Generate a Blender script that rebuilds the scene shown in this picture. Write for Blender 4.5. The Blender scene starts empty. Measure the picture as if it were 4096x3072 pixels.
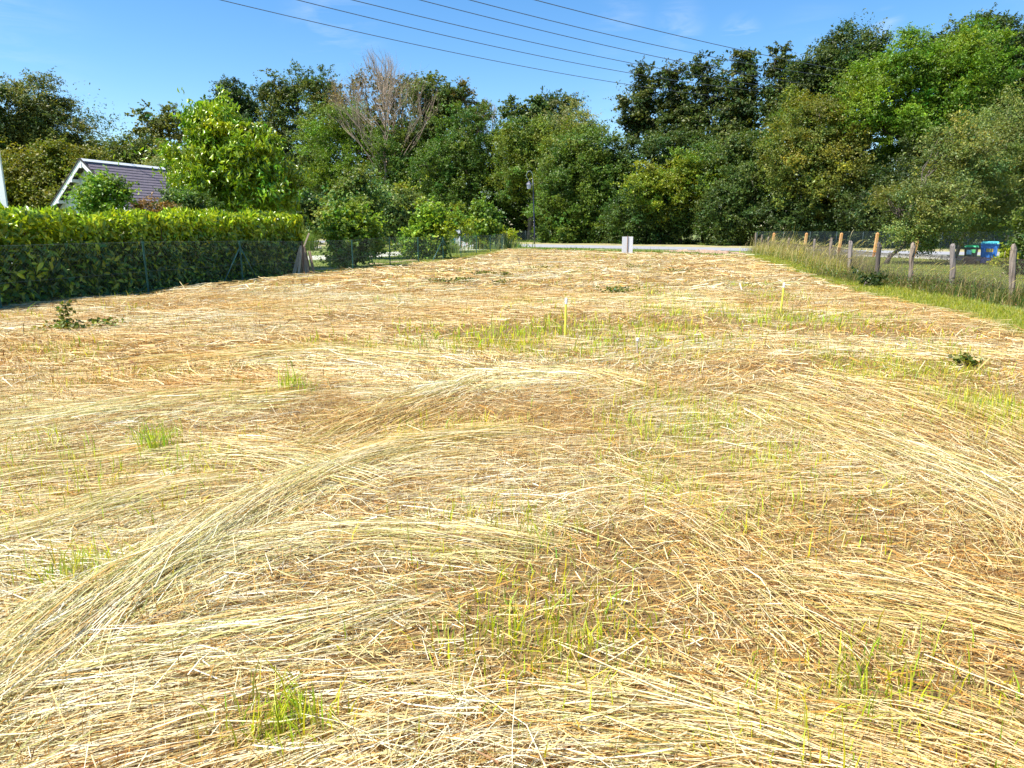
import bpy, math, random
import numpy as np
from mathutils import Vector, Matrix, Quaternion

# ------------------------------------------------------------------ camera, sky, sun, exposure
SC = bpy.context.scene
COL = SC.collection
F = 2730.67                      # focal length in photo pixels (24 mm on 36 mm)
H = 1.58                         # eye height
PITCH = math.atan(621.0 / F)
cam_d = bpy.data.cameras.new('camera'); cam_d.lens = 24; cam_d.sensor_width = 36
cam_d.clip_start = 0.05; cam_d.clip_end = 3000
cam = bpy.data.objects.new('camera', cam_d); COL.objects.link(cam)
cam.location = (0, 0, H); cam.rotation_euler = (math.pi / 2 - PITCH, 0, 0)
SC.camera = cam

SUN_EL = math.radians(58); SUN_H = Vector((-0.915, -0.40)).normalized()
SUN_DIR = Vector((SUN_H.x * math.cos(SUN_EL), SUN_H.y * math.cos(SUN_EL), math.sin(SUN_EL)))
world = bpy.data.worlds.new('World'); SC.world = world; world.use_nodes = True
nt = world.node_tree; N = nt.nodes; LK = nt.links
for n in list(N): N.remove(n)
wout = N.new('ShaderNodeOutputWorld'); bg = N.new('ShaderNodeBackground'); sky = N.new('ShaderNodeTexSky')
sky.sky_type = 'NISHITA'; sky.sun_disc = False; sky.sun_elevation = SUN_EL
sky.sun_rotation = math.atan2(SUN_H.x, SUN_H.y)
sky.altitude = 300; sky.air_density = 1.0; sky.dust_density = 0.15; sky.ozone_density = 2.6
bg.inputs['Strength'].default_value = 0.105
# thin cirrus wisps: noise masked to a few directions of the sky
geo = N.new('ShaderNodeNewGeometry')
tc = N.new('ShaderNodeTexCoord')
mp = N.new('ShaderNodeMapping'); mp.inputs['Scale'].default_value = (5, 5, 26); mp.inputs['Rotation'].default_value = (0.0, 0.35, 0.2)
LK.new(tc.outputs['Generated'], mp.inputs['Vector'])
nz = N.new('ShaderNodeTexNoise'); nz.inputs['Scale'].default_value = 1.6; nz.inputs['Detail'].default_value = 9; nz.inputs['Roughness'].default_value = 0.62
nz.inputs['Distortion'].default_value = 0.6
LK.new(mp.outputs['Vector'], nz.inputs['Vector'])
rmp = N.new('ShaderNodeMapRange'); rmp.inputs['From Min'].default_value = 0.46; rmp.inputs['From Max'].default_value = 0.78
LK.new(nz.outputs['Fac'], rmp.inputs['Value'])


def ray(px, py):
    dx = (px - 2048) / F; dy = (1536 - py) / F
    return Vector((dx, math.cos(PITCH) + dy * math.sin(PITCH), -math.sin(PITCH) + dy * math.cos(PITCH)))


def G(px, py, z=0.0):
    d = ray(px, py); t = (z - H) / d.z
    return Vector((d.x * t, d.y * t, z))


def at(px, py, Y):
    d = ray(px, py); t = Y / d.y
    return Vector((d.x * t, Y, H + d.z * t))


def mpp(px, py, Y):              # metres per photo pixel at plan distance Y
    return (Y / ray(px, py).y) / F


# wisps: (px, py, angular radius, amount)
prev = None
for (px, py, rad, amt) in [(1330, 90, 0.075, 0.35), (1420, 190, 0.06, 0.2), (2720, 100, 0.04, 0.4), (2960, 145, 0.032, 0.75), (3545, 105, 0.024, 0.9), (2480, 105, 0.05, 0.3), (3250, 215, 0.07, 0.22), (2650, 430, 0.12, 0.2), (-900, 100, 0.3, 0.5), (5200, 200, 0.3, 0.5)]:
    d = ray(px, py).normalized()
    dist = N.new('ShaderNodeVectorMath'); dist.operation = 'DISTANCE'
    nrm = N.new('ShaderNodeVectorMath'); nrm.operation = 'NORMALIZE'
    LK.new(tc.outputs['Generated'], nrm.inputs[0]); LK.new(nrm.outputs[0], dist.inputs[0]); dist.inputs[1].default_value = d
    m1 = N.new('ShaderNodeMapRange'); m1.interpolation_type = 'SMOOTHSTEP'
    m1.inputs['From Min'].default_value = rad; m1.inputs['From Max'].default_value = 0.0
    m1.inputs['To Min'].default_value = 0; m1.inputs['To Max'].default_value = amt
    LK.new(dist.outputs['Value'], m1.inputs['Value'])
    if prev is None: prev = m1.outputs['Result']
    else:
        mx = N.new('ShaderNodeMath'); mx.operation = 'MAXIMUM'
        LK.new(prev, mx.inputs[0]); LK.new(m1.outputs['Result'], mx.inputs[1]); prev = mx.outputs[0]
ml = N.new('ShaderNodeMath'); ml.operation = 'MULTIPLY'; ml.use_clamp = True
LK.new(prev, ml.inputs[0]); LK.new(rmp.outputs['Result'], ml.inputs[1])
hs = N.new('ShaderNodeHueSaturation'); hs.inputs['Saturation'].default_value = 1.28; hs.inputs['Value'].default_value = 1.0
LK.new(sky.outputs['Color'], hs.inputs['Color'])
mix = N.new('ShaderNodeMix'); mix.data_type = 'RGBA'
LK.new(ml.outputs[0], mix.inputs['Factor']); LK.new(hs.outputs['Color'], mix.inputs[6])
mix.inputs[7].default_value = (5.2, 5.6, 6.2, 1)
LK.new(mix.outputs[2], bg.inputs['Color']); LK.new(bg.outputs[0], wout.inputs['Surface'])

sun_d = bpy.data.lights.new('sun', 'SUN'); sun_d.energy = 5.0; sun_d.angle = math.radians(0.55); sun_d.color = (1, 0.955, 0.88)
sun = bpy.data.objects.new('sun', sun_d); COL.objects.link(sun)
sun.rotation_euler = (-SUN_DIR).to_track_quat('-Z', 'Y').to_euler(); sun.location = (0, 0, 40)
SC.view_settings.view_transform = 'Standard'; SC.view_settings.look = 'None'
SC.view_settings.exposure = 1.0; SC.view_settings.gamma = 1.0
SC.view_settings.use_curve_mapping = False
SC.cycles.max_bounces = 6; SC.cycles.diffuse_bounces = 3; SC.cycles.transmission_bounces = 4; SC.cycles.transparent_max_bounces = 8
SC.cycles.use_adaptive_sampling = True

K = 4096 / 2212.0                # many positions below were read off a 2212 px wide view


# ------------------------------------------------------------------ helpers
def tag(o, label=None, cat=None, group=None, kind=None):
    if label: o['label'] = label
    if cat: o['category'] = cat
    if group: o['group'] = group
    if kind: o['kind'] = kind
    return o


def empty(name, loc, rz=0.0, parent=None):
    o = bpy.data.objects.new(name, None); COL.objects.link(o); o.location = loc; o.rotation_euler = (0, 0, rz)
    o.empty_display_size = 0.2
    if parent: o.parent = parent
    return o


def link(name, me, parent=None, loc=None):
    o = bpy.data.objects.new(name, me); COL.objects.link(o)
    if parent: o.parent = parent
    if loc is not None: o.location = loc
    return o


def mesh_np(name, V, Fq, C=None, mat=None, smooth=False):
    V = np.asarray(V, np.float32); Fq = np.asarray(Fq, np.int32); k = Fq.shape[1]
    me = bpy.data.meshes.new(name)
    me.vertices.add(len(V)); me.vertices.foreach_set('co', V.ravel())
    me.loops.add(Fq.size); me.loops.foreach_set('vertex_index', Fq.ravel())
    me.polygons.add(len(Fq)); me.polygons.foreach_set('loop_start', np.arange(0, Fq.size, k, dtype=np.int32))
    me.polygons.foreach_set('loop_total', np.full(len(Fq), k, np.int32))
    if smooth: me.polygons.foreach_set('use_smooth', np.ones(len(Fq), bool))
    if C is not None:
        a = me.color_attributes.new('tint', 'FLOAT_COLOR', 'POINT')
        C4 = np.ones((len(V), 4), np.float32); C4[:, :3] = C
        a.data.foreach_set('color', C4.ravel())
    me.update(calc_edges=True)
    if mat: me.materials.append(mat)
    return me


class MB:
    """collects solids (boxes, tubes, prisms) for ONE mesh"""
    def __init__(s): s.v = []; s.f = []
    def add(s, vs, fs):
        b = len(s.v); s.v += [tuple(v) for v in vs]; s.f += [tuple(i + b for i in f) for f in fs]
    def box(s, c, size, M=None):
        x, y, z = [a / 2 for a in size]; c = Vector(c)
        vs = [Vector(p) for p in ((-x, -y, -z), (x, -y, -z), (x, y, -z), (-x, y, -z), (-x, -y, z), (x, -y, z), (x, y, z), (-x, y, z))]
        vs = [(M @ v if M else v) + c for v in vs]
        s.add(vs, [(0, 3, 2, 1), (4, 5, 6, 7), (0, 1, 5, 4), (1, 2, 6, 5), (2, 3, 7, 6), (3, 0, 4, 7)])
    def bar(s, a, b, w, t, up=(0, 0, 1)):
        a = Vector(a); b = Vector(b); d = b - a; L = d.length
        if L < 1e-6: return
        d.normalize(); u = Vector(up)
        sx = d.cross(u)
        if sx.length < 1e-3: sx = d.cross(Vector((1, 0, 0)))
        sx.normalize(); sz = sx.cross(d)
        M = Matrix((sx, d, sz)).transposed()
        s.box((a + b) / 2, (w, L, t), M)
    def tube(s, pts, radii, n=6, cap=True):
        pts = [Vector(p) for p in pts]; rings = []
        if not hasattr(radii, '__len__'): radii = [radii] * len(pts)
        prevx = None; b = len(s.v)
        for i, p in enumerate(pts):
            d = (pts[min(i + 1, len(pts) - 1)] - pts[max(i - 1, 0)])
            if d.length < 1e-9: d = Vector((0, 0, 1))
            d.normalize()
            if prevx is None:
                x = d.orthogonal().normalized()
            else:
                x = prevx - d * prevx.dot(d)
                x = x.normalized() if x.length > 1e-5 else d.orthogonal().normalized()
            prevx = x; y = d.cross(x)
            for k in range(n):
                a = 2 * math.pi * k / n
                s.v.append(tuple(p + (x * math.cos(a) + y * math.sin(a)) * radii[i]))
        for i in range(len(pts) - 1):
            for k in range(n):
                k2 = (k + 1) % n
                s.f.append((b + i * n + k, b + i * n + k2, b + (i + 1) * n + k2, b + (i + 1) * n + k))
        if cap:
            s.f.append(tuple(b + k for k in range(n))[::-1]); s.f.append(tuple(b + (len(pts) - 1) * n + k for k in range(n)))
    def mesh(s, name, mat, smooth=False):
        me = bpy.data.meshes.new(name); me.from_pydata(s.v, [], s.f); me.update()
        if smooth:
            me.polygons.foreach_set('use_smooth', [True] * len(me.polygons))
        if mat: me.materials.append(mat)
        return me
    def build(s, name, mat, parent=None, loc=None, smooth=False, bevel=0):
        o = link(name, s.mesh(name, mat, smooth), parent, loc)
        if bevel:
            m = o.modifiers.new('bevel', 'BEVEL'); m.width = bevel; m.segments = 2; m.limit_method = 'ANGLE'
        return o


def nmat(name):
    m = bpy.data.materials.new(name); m.use_nodes = True
    t = m.node_tree; b = t.nodes['Principled BSDF']
    return m, t, b


def mat_noise(name, c1, c2, scale=8, rough=0.8, bump=0.0, stretch=(1, 1, 1), detail=6, metallic=0, c3=None, contrast=(0.35, 0.65), spec=0.5):
    m, t, b = nmat(name); n = t.nodes; l = t.links
    tc = n.new('ShaderNodeTexCoord'); mp = n.new('ShaderNodeMapping'); mp.inputs['Scale'].default_value = stretch
    l.new(tc.outputs['Object'], mp.inputs['Vector'])
    nz = n.new('ShaderNodeTexNoise'); nz.inputs['Scale'].default_value = scale; nz.inputs['Detail'].default_value = detail
    nz.inputs['Roughness'].default_value = 0.65
    l.new(mp.outputs['Vector'], nz.inputs['Vector'])
    r = n.new('ShaderNodeValToRGB'); r.color_ramp.elements[0].position = contrast[0]; r.color_ramp.elements[1].position = contrast[1]
    r.color_ramp.elements[0].color = (*c1, 1); r.color_ramp.elements[1].color = (*c2, 1)
    l.new(nz.outputs['Fac'], r.inputs['Fac'])
    out = r.outputs['Color']
    if c3 is not None:
        n2 = n.new('ShaderNodeTexNoise'); n2.inputs['Scale'].default_value = scale * 0.13; n2.inputs['Detail'].default_value = 3
        l.new(tc.outputs['Object'], n2.inputs['Vector'])
        mr = n.new('ShaderNodeMapRange'); mr.inputs['From Min'].default_value = 0.45; mr.inputs['From Max'].default_value = 0.65
        l.new(n2.outputs['Fac'], mr.inputs['Value'])
        mx = n.new('ShaderNodeMix'); mx.data_type = 'RGBA'; l.new(mr.outputs['Result'], mx.inputs['Factor'])
        l.new(out, mx.inputs[6]); mx.inputs[7].default_value = (*c3, 1); out = mx.outputs[2]
    l.new(out, b.inputs['Base Color'])
    b.inputs['Roughness'].default_value = rough; b.inputs['Metallic'].default_value = metallic
    b.inputs['Specular IOR Level'].default_value = spec
    if bump:
        bp = n.new('ShaderNodeBump'); bp.inputs['Strength'].default_value = bump; bp.inputs['Distance'].default_value = 0.02
        l.new(nz.outputs['Fac'], bp.inputs['Height']); l.new(bp.outputs['Normal'], b.inputs['Normal'])
    return m


def mat_leaf(name, rough=0.45, transl=0.35, spec=0.5, tsat=(1.25, 1.3, 0.5)):
    m, t, b = nmat(name); n = t.nodes; l = t.links
    a = n.new('ShaderNodeAttribute'); a.attribute_name = 'tint'
    l.new(a.outputs['Color'], b.inputs['Base Color']); b.inputs['Roughness'].default_value = rough
    b.inputs['Specular IOR Level'].default_value = spec
    tr = n.new('ShaderNodeBsdfTranslucent')
    mu = n.new('ShaderNodeMix'); mu.data_type = 'RGBA'; mu.blend_type = 'MULTIPLY'; mu.inputs['Factor'].default_value = 1
    l.new(a.outputs['Color'], mu.inputs[6]); mu.inputs[7].default_value = (*tsat, 1)
    l.new(mu.outputs[2], tr.inputs['Color'])
    ms = n.new('ShaderNodeMixShader'); ms.inputs['Fac'].default_value = transl
    l.new(b.outputs[0], ms.inputs[1]); l.new(tr.outputs[0], ms.inputs[2])
    l.new(ms.outputs[0], t.nodes['Material Output'].inputs['Surface'])
    return m


M_LEAF = mat_leaf('leaf', 0.5, 0.33, 0.4)
M_GLOSS = mat_leaf('glossy_leaf', 0.3, 0.28, 0.5)
M_STRAW = mat_leaf('straw', 0.5, 0.22, 0.35, (1.1, 1.0, 0.8))
M_BLADE = mat_leaf('grass_blade', 0.45, 0.4, 0.4, (1.2, 1.25, 0.6))
M_BARK = mat_noise('bark', (0.06, 0.045, 0.035), (0.17, 0.14, 0.11), 6, 0.9, 0.6, (1, 1, 0.25))
M_BARKG = mat_noise('grey_bark', (0.14, 0.12, 0.10), (0.34, 0.31, 0.27), 6, 0.9, 0.5, (1, 1, 0.25))
M_TWIG = mat_noise('twig', (0.22, 0.16, 0.11), (0.38, 0.29, 0.21), 3, 0.9)


# ------------------------------------------------------------------ value noise
_lat = np.random.RandomState(5).rand(64, 64, 8).astype(np.float32)


def vn(x, y, ch=0, s=1.0):
    x = np.asarray(x, np.float64) / s + 1000.37 + ch * 7.3; y = np.asarray(y, np.float64) / s + 1000.71 + ch * 3.1
    xi = np.floor(x).astype(int); yi = np.floor(y).astype(int); fx = x - xi; fy = y - yi
    fx = fx * fx * (3 - 2 * fx); fy = fy * fy * (3 - 2 * fy)
    g = lambda a, b: _lat[a % 64, b % 64, ch]
    return (g(xi, yi) * (1 - fx) + g(xi + 1, yi) * fx) * (1 - fy) + (g(xi, yi + 1) * (1 - fx) + g(xi + 1, yi + 1) * fx) * fy


# ------------------------------------------------------------------ leaves
def unit(a):
    return a / np.maximum(np.linalg.norm(a, axis=1, keepdims=True), 1e-9)


def leaf_geo(P, Nn, A, L, W, fold=0.25, detail=1):
    """P centre, Nn normal, A long axis; detail 1: folded diamond (1 quad), 2: pointed oval of 4 quads"""
    n = len(P); A = unit(A - Nn * np.sum(A * Nn, 1, keepdims=True)); B = np.cross(Nn, A)
    L = np.broadcast_to(np.asarray(L, float), (n,))[:, None]; W = np.broadcast_to(np.asarray(W, float), (n,))[:, None]
    if detail == 1:
        v = np.stack([P - A * L * .5, P + B * W * .5 + Nn * W * fold, P + A * L * .5, P - B * W * .5 + Nn * W * fold], 1)
        f = np.arange(n)[:, None] * 4 + np.array([0, 1, 2, 3])[None]
        return v.reshape(-1, 3), f, 4
    pts = [(-.5, 0, 0), (-.2, .42, fold), (.18, .42, fold), (.5, 0, -.25), (.18, -.42, fold), (-.2, -.42, fold), (-.2, 0, 0), (.18, 0, 0)]
    v = np.stack([P + A * L * a + B * W * b + Nn * (W * c - L * 0.25 * (a + .5) ** 2) for a, b, c in pts], 1)
    q = np.array([[0, 6, 1, 1], [6, 7, 2, 1], [7, 3, 2, 2], [0, 5, 6, 6], [6, 5, 4, 7], [7, 4, 3, 3]])
    # quads with distinct corners only
    q = np.array([[0, 6, 7, 1], [1, 7, 3, 2], [0, 5, 7, 6], [5, 4, 3, 7]])
    f = (np.arange(n)[:, None, None] * 8 + q[None]).reshape(-1, 4)
    return v.reshape(-1, 3), f, 8


def rgb(n, base, rng, var=0.2, hue=0.12, cl=None):
    c = np.tile(np.asarray(base, float), (n, 1)) * np.array([[1.38, 1.22, .85]])
    v = np.exp(rng.normal(0, var, n)); h = rng.normal(0, hue, n)
    if cl is not None: v = v * cl[0]; h = h + cl[1]
    c[:, 0] *= v * (1 + h * 1.5); c[:, 1] *= v * (1 + h * 0.2); c[:, 2] *= v * (1 - h)
    return np.clip(c, 0.004, 0.9)


def blob_leaves(blobs, rng, n_tot, clump, flat=0.6, up=0.6, shell=0.72):
    """blobs: list of (centre Vector, rx, rz).  Returns positions, normals, per-leaf clump value/hue"""
    P = []; NN = []; CV = []; CH = []
    ar = np.array([b[1] * b[2] for b in blobs]); ar = ar / ar.sum()
    for (c, rx, rz), fr in zip(blobs, ar):
        n = int(n_tot * fr)
        cr = clump
        nc = max(6, int(3.6 * rx * rz / (cr * cr)))
        u = unit(rng.normal(size=(nc, 3)))
        back = (u[:, 1] > 0.35) & (rng.rand(nc) < 0.6); u[back, 1] *= -1
        rad = shell + (1.02 - shell) * rng.rand(nc) ** 0.7
        inner = rng.rand(nc) < 0.22; rad[inner] *= rng.rand(inner.sum()) * 0.8
        bump = 1 + 0.16 * rng.normal(size=nc)
        cc = np.array(c)[None] + u * np.array([rx, rx, rz])[None] * (rad * bump)[:, None]
        crr = cr * np.exp(rng.normal(0, 0.3, nc))
        idx = rng.randint(0, nc, n)
        nt_ = max(8, n // 14); ti = rng.randint(0, nc, nt_)                      # twigs: leaves sit along short sprays
        td = unit(u[ti] * .75 + rng.normal(size=(nt_, 3)) * .8 + np.array([0, 0, .25])[None]); tw = rng.randint(0, nt_, n); idx = ti[tw]
        tl = crr[ti] * np.exp(rng.normal(0, .25, nt_)) * 1.45
        to = rng.normal(size=(nt_, 3)) * crr[ti][:, None] * .38
        r_ = (.12 + .88 * rng.rand(n) ** .8)
        off = to[tw] + td[tw] * (tl[tw] * r_)[:, None] + rng.normal(size=(n, 3)) * (crr[idx] * .12)[:, None]
        off[:, 2] = off[:, 2] * (.45 + .55 * flat) - .10 * tl[tw] * r_ ** 2
        p = cc[idx] + off
        nn = unit(u[idx] * 0.35 + np.array([0, 0, up])[None] + rng.normal(size=(n, 3)) * 0.62)
        cvv = np.exp(rng.normal(0, 0.18, nc)); chh = rng.normal(0, 0.10, nc)
        P.append(p); NN.append(nn); CV.append(cvv[idx]); CH.append(chh[idx])
    P = np.concatenate(P); k = P[:, 2] > 0.03
    return P[k], np.concatenate(NN)[k], np.concatenate(CV)[k], np.concatenate(CH)[k]


def limb(mb, a, b, r0, r1, rng, seg=5, wob=0.06, n=6, sag=0.0):
    a = Vector(a); b = Vector(b); L = (b - a).length; pts = []; rr = []
    for i in range(seg + 1):
        t = i / seg; p = a.lerp(b, t)
        if 0 < i < seg: p += Vector(rng.normal(size=3)) * wob * L * 0.5
        p.z += sag * L * math.sin(math.pi * t)
        pts.append(p); rr.append(r0 + (r1 - r0) * t)
    mb.tube(pts, rr, n)
    return pts


def fork(mb, a, d, L, r, depth, rng, spread=0.5, n=3, upb=0.15, tips=None):
    """a limb that keeps forking into twigs"""
    a = Vector(a); d = Vector(d).normalized(); pts = [a]; p = a.copy(); dd = d.copy()
    for i in range(3):
        dd = (dd + Vector(rng.normal(size=3)) * 0.14 + Vector((0, 0, upb * 0.4))).normalized()
        p = p + dd * L / 3; pts.append(p.copy())
    mb.tube(pts, [r, r * .85, r * .7, r * .5], max(n, 3), cap=False)
    if depth == 0:
        if tips is not None: tips.append(p)
        return
    for k in range(rng.randint(3, 5)):
        t = 1 if k == 0 else 0.35 + 0.6 * rng.rand(); q = pts[0].lerp(pts[-1], t) if t < 1 else pts[-1]
        nd = (dd + Vector(unit(rng.normal(size=(1, 3)))[0]) * spread + Vector((0, 0, upb))).normalized()
        fork(mb, q, nd, L * (0.55 + 0.25 * rng.rand()), max(r * 0.5, 0.006), depth - 1, rng, spread, 3, upb, tips)


N_TRIS = 0


def tree(label, Y, blobs, col, name='broadleaf_tree', cat='tree', group=None, base=None, k=1.0, leaf=0.2, wid=0.6, clump=0.75,
         flat=0.6, up=0.6, seed=1, trunk=0.2, bark=None, droop=0.0, shell=0.72, detail=1, mat=None, crown='crown', var=0.2, hue=0.1,
         limbs=True, twigs=0, lean=None, singles=0):
    rng = np.random.RandomState(seed)
    bw = []
    for b in blobs:
        x, y, rx = b[:3]; ry = b[3] if len(b) > 3 else rx; dy = b[4] if len(b) > 4 else 0.0
        x *= K; y *= K; s = mpp(x, y, Y + dy)
        bw.append((at(x, y, Y + dy), rx * K * s, ry * K * s))
    bx = base[0] * K if base else sum(b[0] * b[2] for b in blobs) / sum(b[2] for b in blobs) * K
    X0 = at(bx, 960, Y).x if not lean else lean[0].x
    root = empty(name, (X0, Y, 0) if not lean else (lean[0].x, lean[0].y, 0)); tag(root, label, cat, group)
    o = Vector(root.location)
    n_tot = int(k * 1.6 * sum(math.pi * b[2] * (b[3] if len(b) > 3 else b[2]) for b in blobs))
    P, NN, cv, ch = blob_leaves(bw, rng, n_tot, clump, flat, up, shell)
    n = len(P)
    A = rng.normal(size=(n, 3)); A[:, 2] -= droop * 2.5
    if droop:
        A = unit(A); NN = unit(np.cross(A, rng.normal(size=(n, 3))) + np.array([0, -0.2, 0.35])[None])
    Ls = leaf * np.exp(rng.normal(0, 0.22, n))
    C = rgb(n, col, rng, var, hue, (cv, ch))
    ns = min(singles, n)
    if ns:                                             # the leaves that show largest: parts of their own
        near = np.argsort(P[:, 1] + rng.rand(n) * 1.5)[:ns * 3]; pick = rng.choice(near, ns, replace=False)
        base_me = []
        for q in range(8):
            V, Fq, vp = leaf_geo(np.zeros((1, 3)), np.array([[0, 0, 1.]]), np.array([[1., 0, 0]]), 1.0, wid, 0.22, 2)
            base_me.append(mesh_np('leaf', V, Fq, np.repeat(rgb(1, np.array(col) * 1.1, rng, var, hue), vp, 0), mat or M_LEAF))
        for i in pick:
            nn = Vector(NN[i]); aa = Vector(A[i]); aa = (aa - nn * aa.dot(nn)).normalized(); bb = nn.cross(aa)
            ob = link('leaf', base_me[rng.randint(8)], root)
            M = Matrix((aa, bb, nn)).transposed().to_4x4() @ Matrix.Scale(float(Ls[i]), 4)
            M.translation = Vector(P[i]) - o; ob.matrix_local = M
        keep = np.ones(n, bool); keep[pick] = False
        P, NN, A, Ls, C = P[keep], NN[keep], A[keep], Ls[keep], C[keep]; n = len(P)
    V, Fq, vp = leaf_geo(P - np.array(o)[None], NN, A, Ls, Ls * wid, 0.22, detail)
    cr = link(crown, mesh_np(crown, V, Fq, np.repeat(C, vp, 0), mat or M_LEAF), root)
    cr['kind'] = 'stuff'
    global N_TRIS; N_TRIS += len(Fq) * 2
    if trunk:
        mb = MB(); big = max(bw, key=lambda b: b[1] * b[2]); top = max(bw, key=lambda b: b[0].z + b[2])
        if lean:
            pts = [p - o for p in lean]
            mb.tube(pts, [trunk * (1 - 0.5 * i / len(pts)) for i in range(len(pts))], 8); crotch = pts[-1]
        else:
            crotch = Vector((0, 0, max(0.5, (big[0].z - big[2]) * 0.8 + 0.1 * big[0].z)))
            crotch = Vector(((big[0].x - o.x) * 0.3, 0, min(crotch.z, big[0].z)))
            limb(mb, (0, 0, -0.05), crotch, trunk, trunk * .75, rng, 4, 0.03, 8)
        limb(mb, crotch, Vector(top[0]) - o + Vector((0, 0, top[2] * 0.6)), trunk * .7, trunk * .12, rng, 6, 0.05, 6)
        if limbs:
            for c, rx, rz in bw:
                c = Vector(c) - o
                pts = limb(mb, crotch, c, trunk * .5, trunk * .2, rng, 4, 0.08, 5)
                for q in range(5 + twigs):
                    u = Vector(unit(rng.normal(size=(1, 3)))[0]); e = c + Vector((u.x * rx, u.y * rx, abs(u.z) * rz)) * 0.9
                    limb(mb, pts[2 + q % 3], e, trunk * .2, 0.015, rng, 4, 0.12, 4)
        mb.build('trunk', bark or M_BARK, root, smooth=True)
    return root


# ------------------------------------------------------------------ ground, lawn, road, path
def strip(name, pts_a, pts_b, z, mat, label=None):
    v = []; f = []
    for a, b in zip(pts_a, pts_b): v += [(a[0], a[1], z), (b[0], b[1], z)]
    for i in range(len(pts_a) - 1): f.append((2 * i, 2 * i + 1, 2 * i + 3, 2 * i + 2))
    me = bpy.data.meshes.new(name); me.from_pydata(v, [], f); me.update(); me.materials.append(mat)
    return tag(link(name, me), label, None, None, 'structure')


M_LAWN = mat_noise('lawn', (0.075, 0.12, 0.018), (0.17, 0.22, 0.04), 14, 0.9, 0.5, (1, 1, 1), 8, c3=(0.22, 0.21, 0.06))
M_SOIL = mat_noise('stubble_soil', (0.06, 0.035, 0.012), (0.34, 0.22, 0.075), 26, 0.95, 0.9, (1, 2.2, 1), 9, c3=(0.22, 0.14, 0.045))
M_ROAD = mat_noise('asphalt', (0.22, 0.22, 0.23), (0.33, 0.33, 0.34), 30, 0.9, 0.1, c3=(0.28, 0.28, 0.30))
M_GRAV = mat_noise('pale_gravel', (0.42, 0.39, 0.34), (0.68, 0.65, 0.60), 60, 0.95, 0.4)
M_VERGE = mat_noise('dry_verge', (0.30, 0.24, 0.12), (0.46, 0.38, 0.2), 9, 0.95, 0.3, c3=(0.18, 0.22, 0.05))

me = bpy.data.meshes.new('ground'); me.from_pydata([(-900, -60, 0), (900, -60, 0), (900, 1500, 0), (-900, 1500, 0)], [], [(0, 1, 2, 3)])
me.materials.append(M_LAWN); tag(link('ground', me), None, None, None, 'structure')


def line_at(p, q, t): return (p[0] + (q[0] - p[0]) * t, p[1] + (q[1] - p[1]) * t)


RN = [G(2050, 987), G(3400, 1012)]; RF = [G(2050, 976), G(3400, 1000)]
rn = [line_at(RN[0], RN[1], t) for t in (-2.6, 0, 1, 2.4)]; rf = [line_at(RF[0], RF[1], t) for t in (-2.6, 0, 1, 2.4)]
strip('road', rn, rf, 0.012, M_ROAD)
ve = [G(2050, 968), G(3400, 990)]; vv = [line_at(ve[0], ve[1], t) for t in (-2.6, 0, 1, 2.4)]
strip('verge', rf, vv, 0.008, M_VERGE)


def road_y(px):                   # plan distance of the far road verge along a photo column
    s = ray(px, 915).x / ray(px, 915).y; (x0, y0), (x1, y1) = vv[0], vv[-1]
    m = (x1 - x0) / (y1 - y0)
    return (x0 - m * y0) / (s - m)


# gravel path through the garden on the left
pa = [G(*p) for p in [(900, 1052), (1160, 1042), (1340, 1038), (1500, 1030), (1640, 1018), (1760, 1008), (1830, 1003), (1960, 998)]]
pb = [G(*p) for p in [(900, 1032), (1160, 1026), (1340, 1021), (1500, 1012), (1640, 1004), (1760, 996), (1830, 990), (1960, 985)]]
strip('gravel_path', pa, pb, 0.010, M_GRAV)

# ------------------------------------------------------------------ the mown field
LB = [G(-300, 1280), G(0, 1240), G(560, 1187), G(1165, 1113), G(1600, 1068), G(1900, 1032), G(2045, 1000)]
RB = [G(4096, 1352), G(3800, 1262), G(3400, 1171), G(3200, 1100), G(2990, 1030)]
lx = np.array([p.x for p in LB]); ly = np.array([p.y for p in LB])
rx_ = np.array([p.x for p in RB]); ry_ = np.array([p.y for p in RB])
sl = (lx[2] - lx[0]) / (ly[2] - ly[0]); sr = (rx_[1] - rx_[0]) / (ry_[1] - ry_[0])
LYx = np.concatenate([[-6], ly]); LXx = np.concatenate([[lx[0] + sl * (-6 - ly[0])], lx])
RYx = np.concatenate([[-6], ry_]); RXx = np.concatenate([[rx_[0] + sr * (-6 - ry_[0])], rx_])
FAR_L, FAR_R = LYx[-1], RYx[-1]
far_pts = [G(2045, 1000), G(2300, 1005), G(2500, 1012), G(2700, 1018), G(2990, 1030)]


def in_field(x, y, m=0.0):
    xl = np.interp(y, LYx, LXx); xr = np.interp(y, RYx, RXx)
    wob = (vn(x, y, 6, 0.7) - 0.5) * 0.35
    fy = np.interp(x, [p.x for p in far_pts], [p.y for p in far_pts])
    return (x > xl - m + wob) & (x < xr + m + wob) & (y < fy + wob * 2)


def swath(px_pts):
    return [G(x * K, y * K) for x, y in px_pts]


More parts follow.
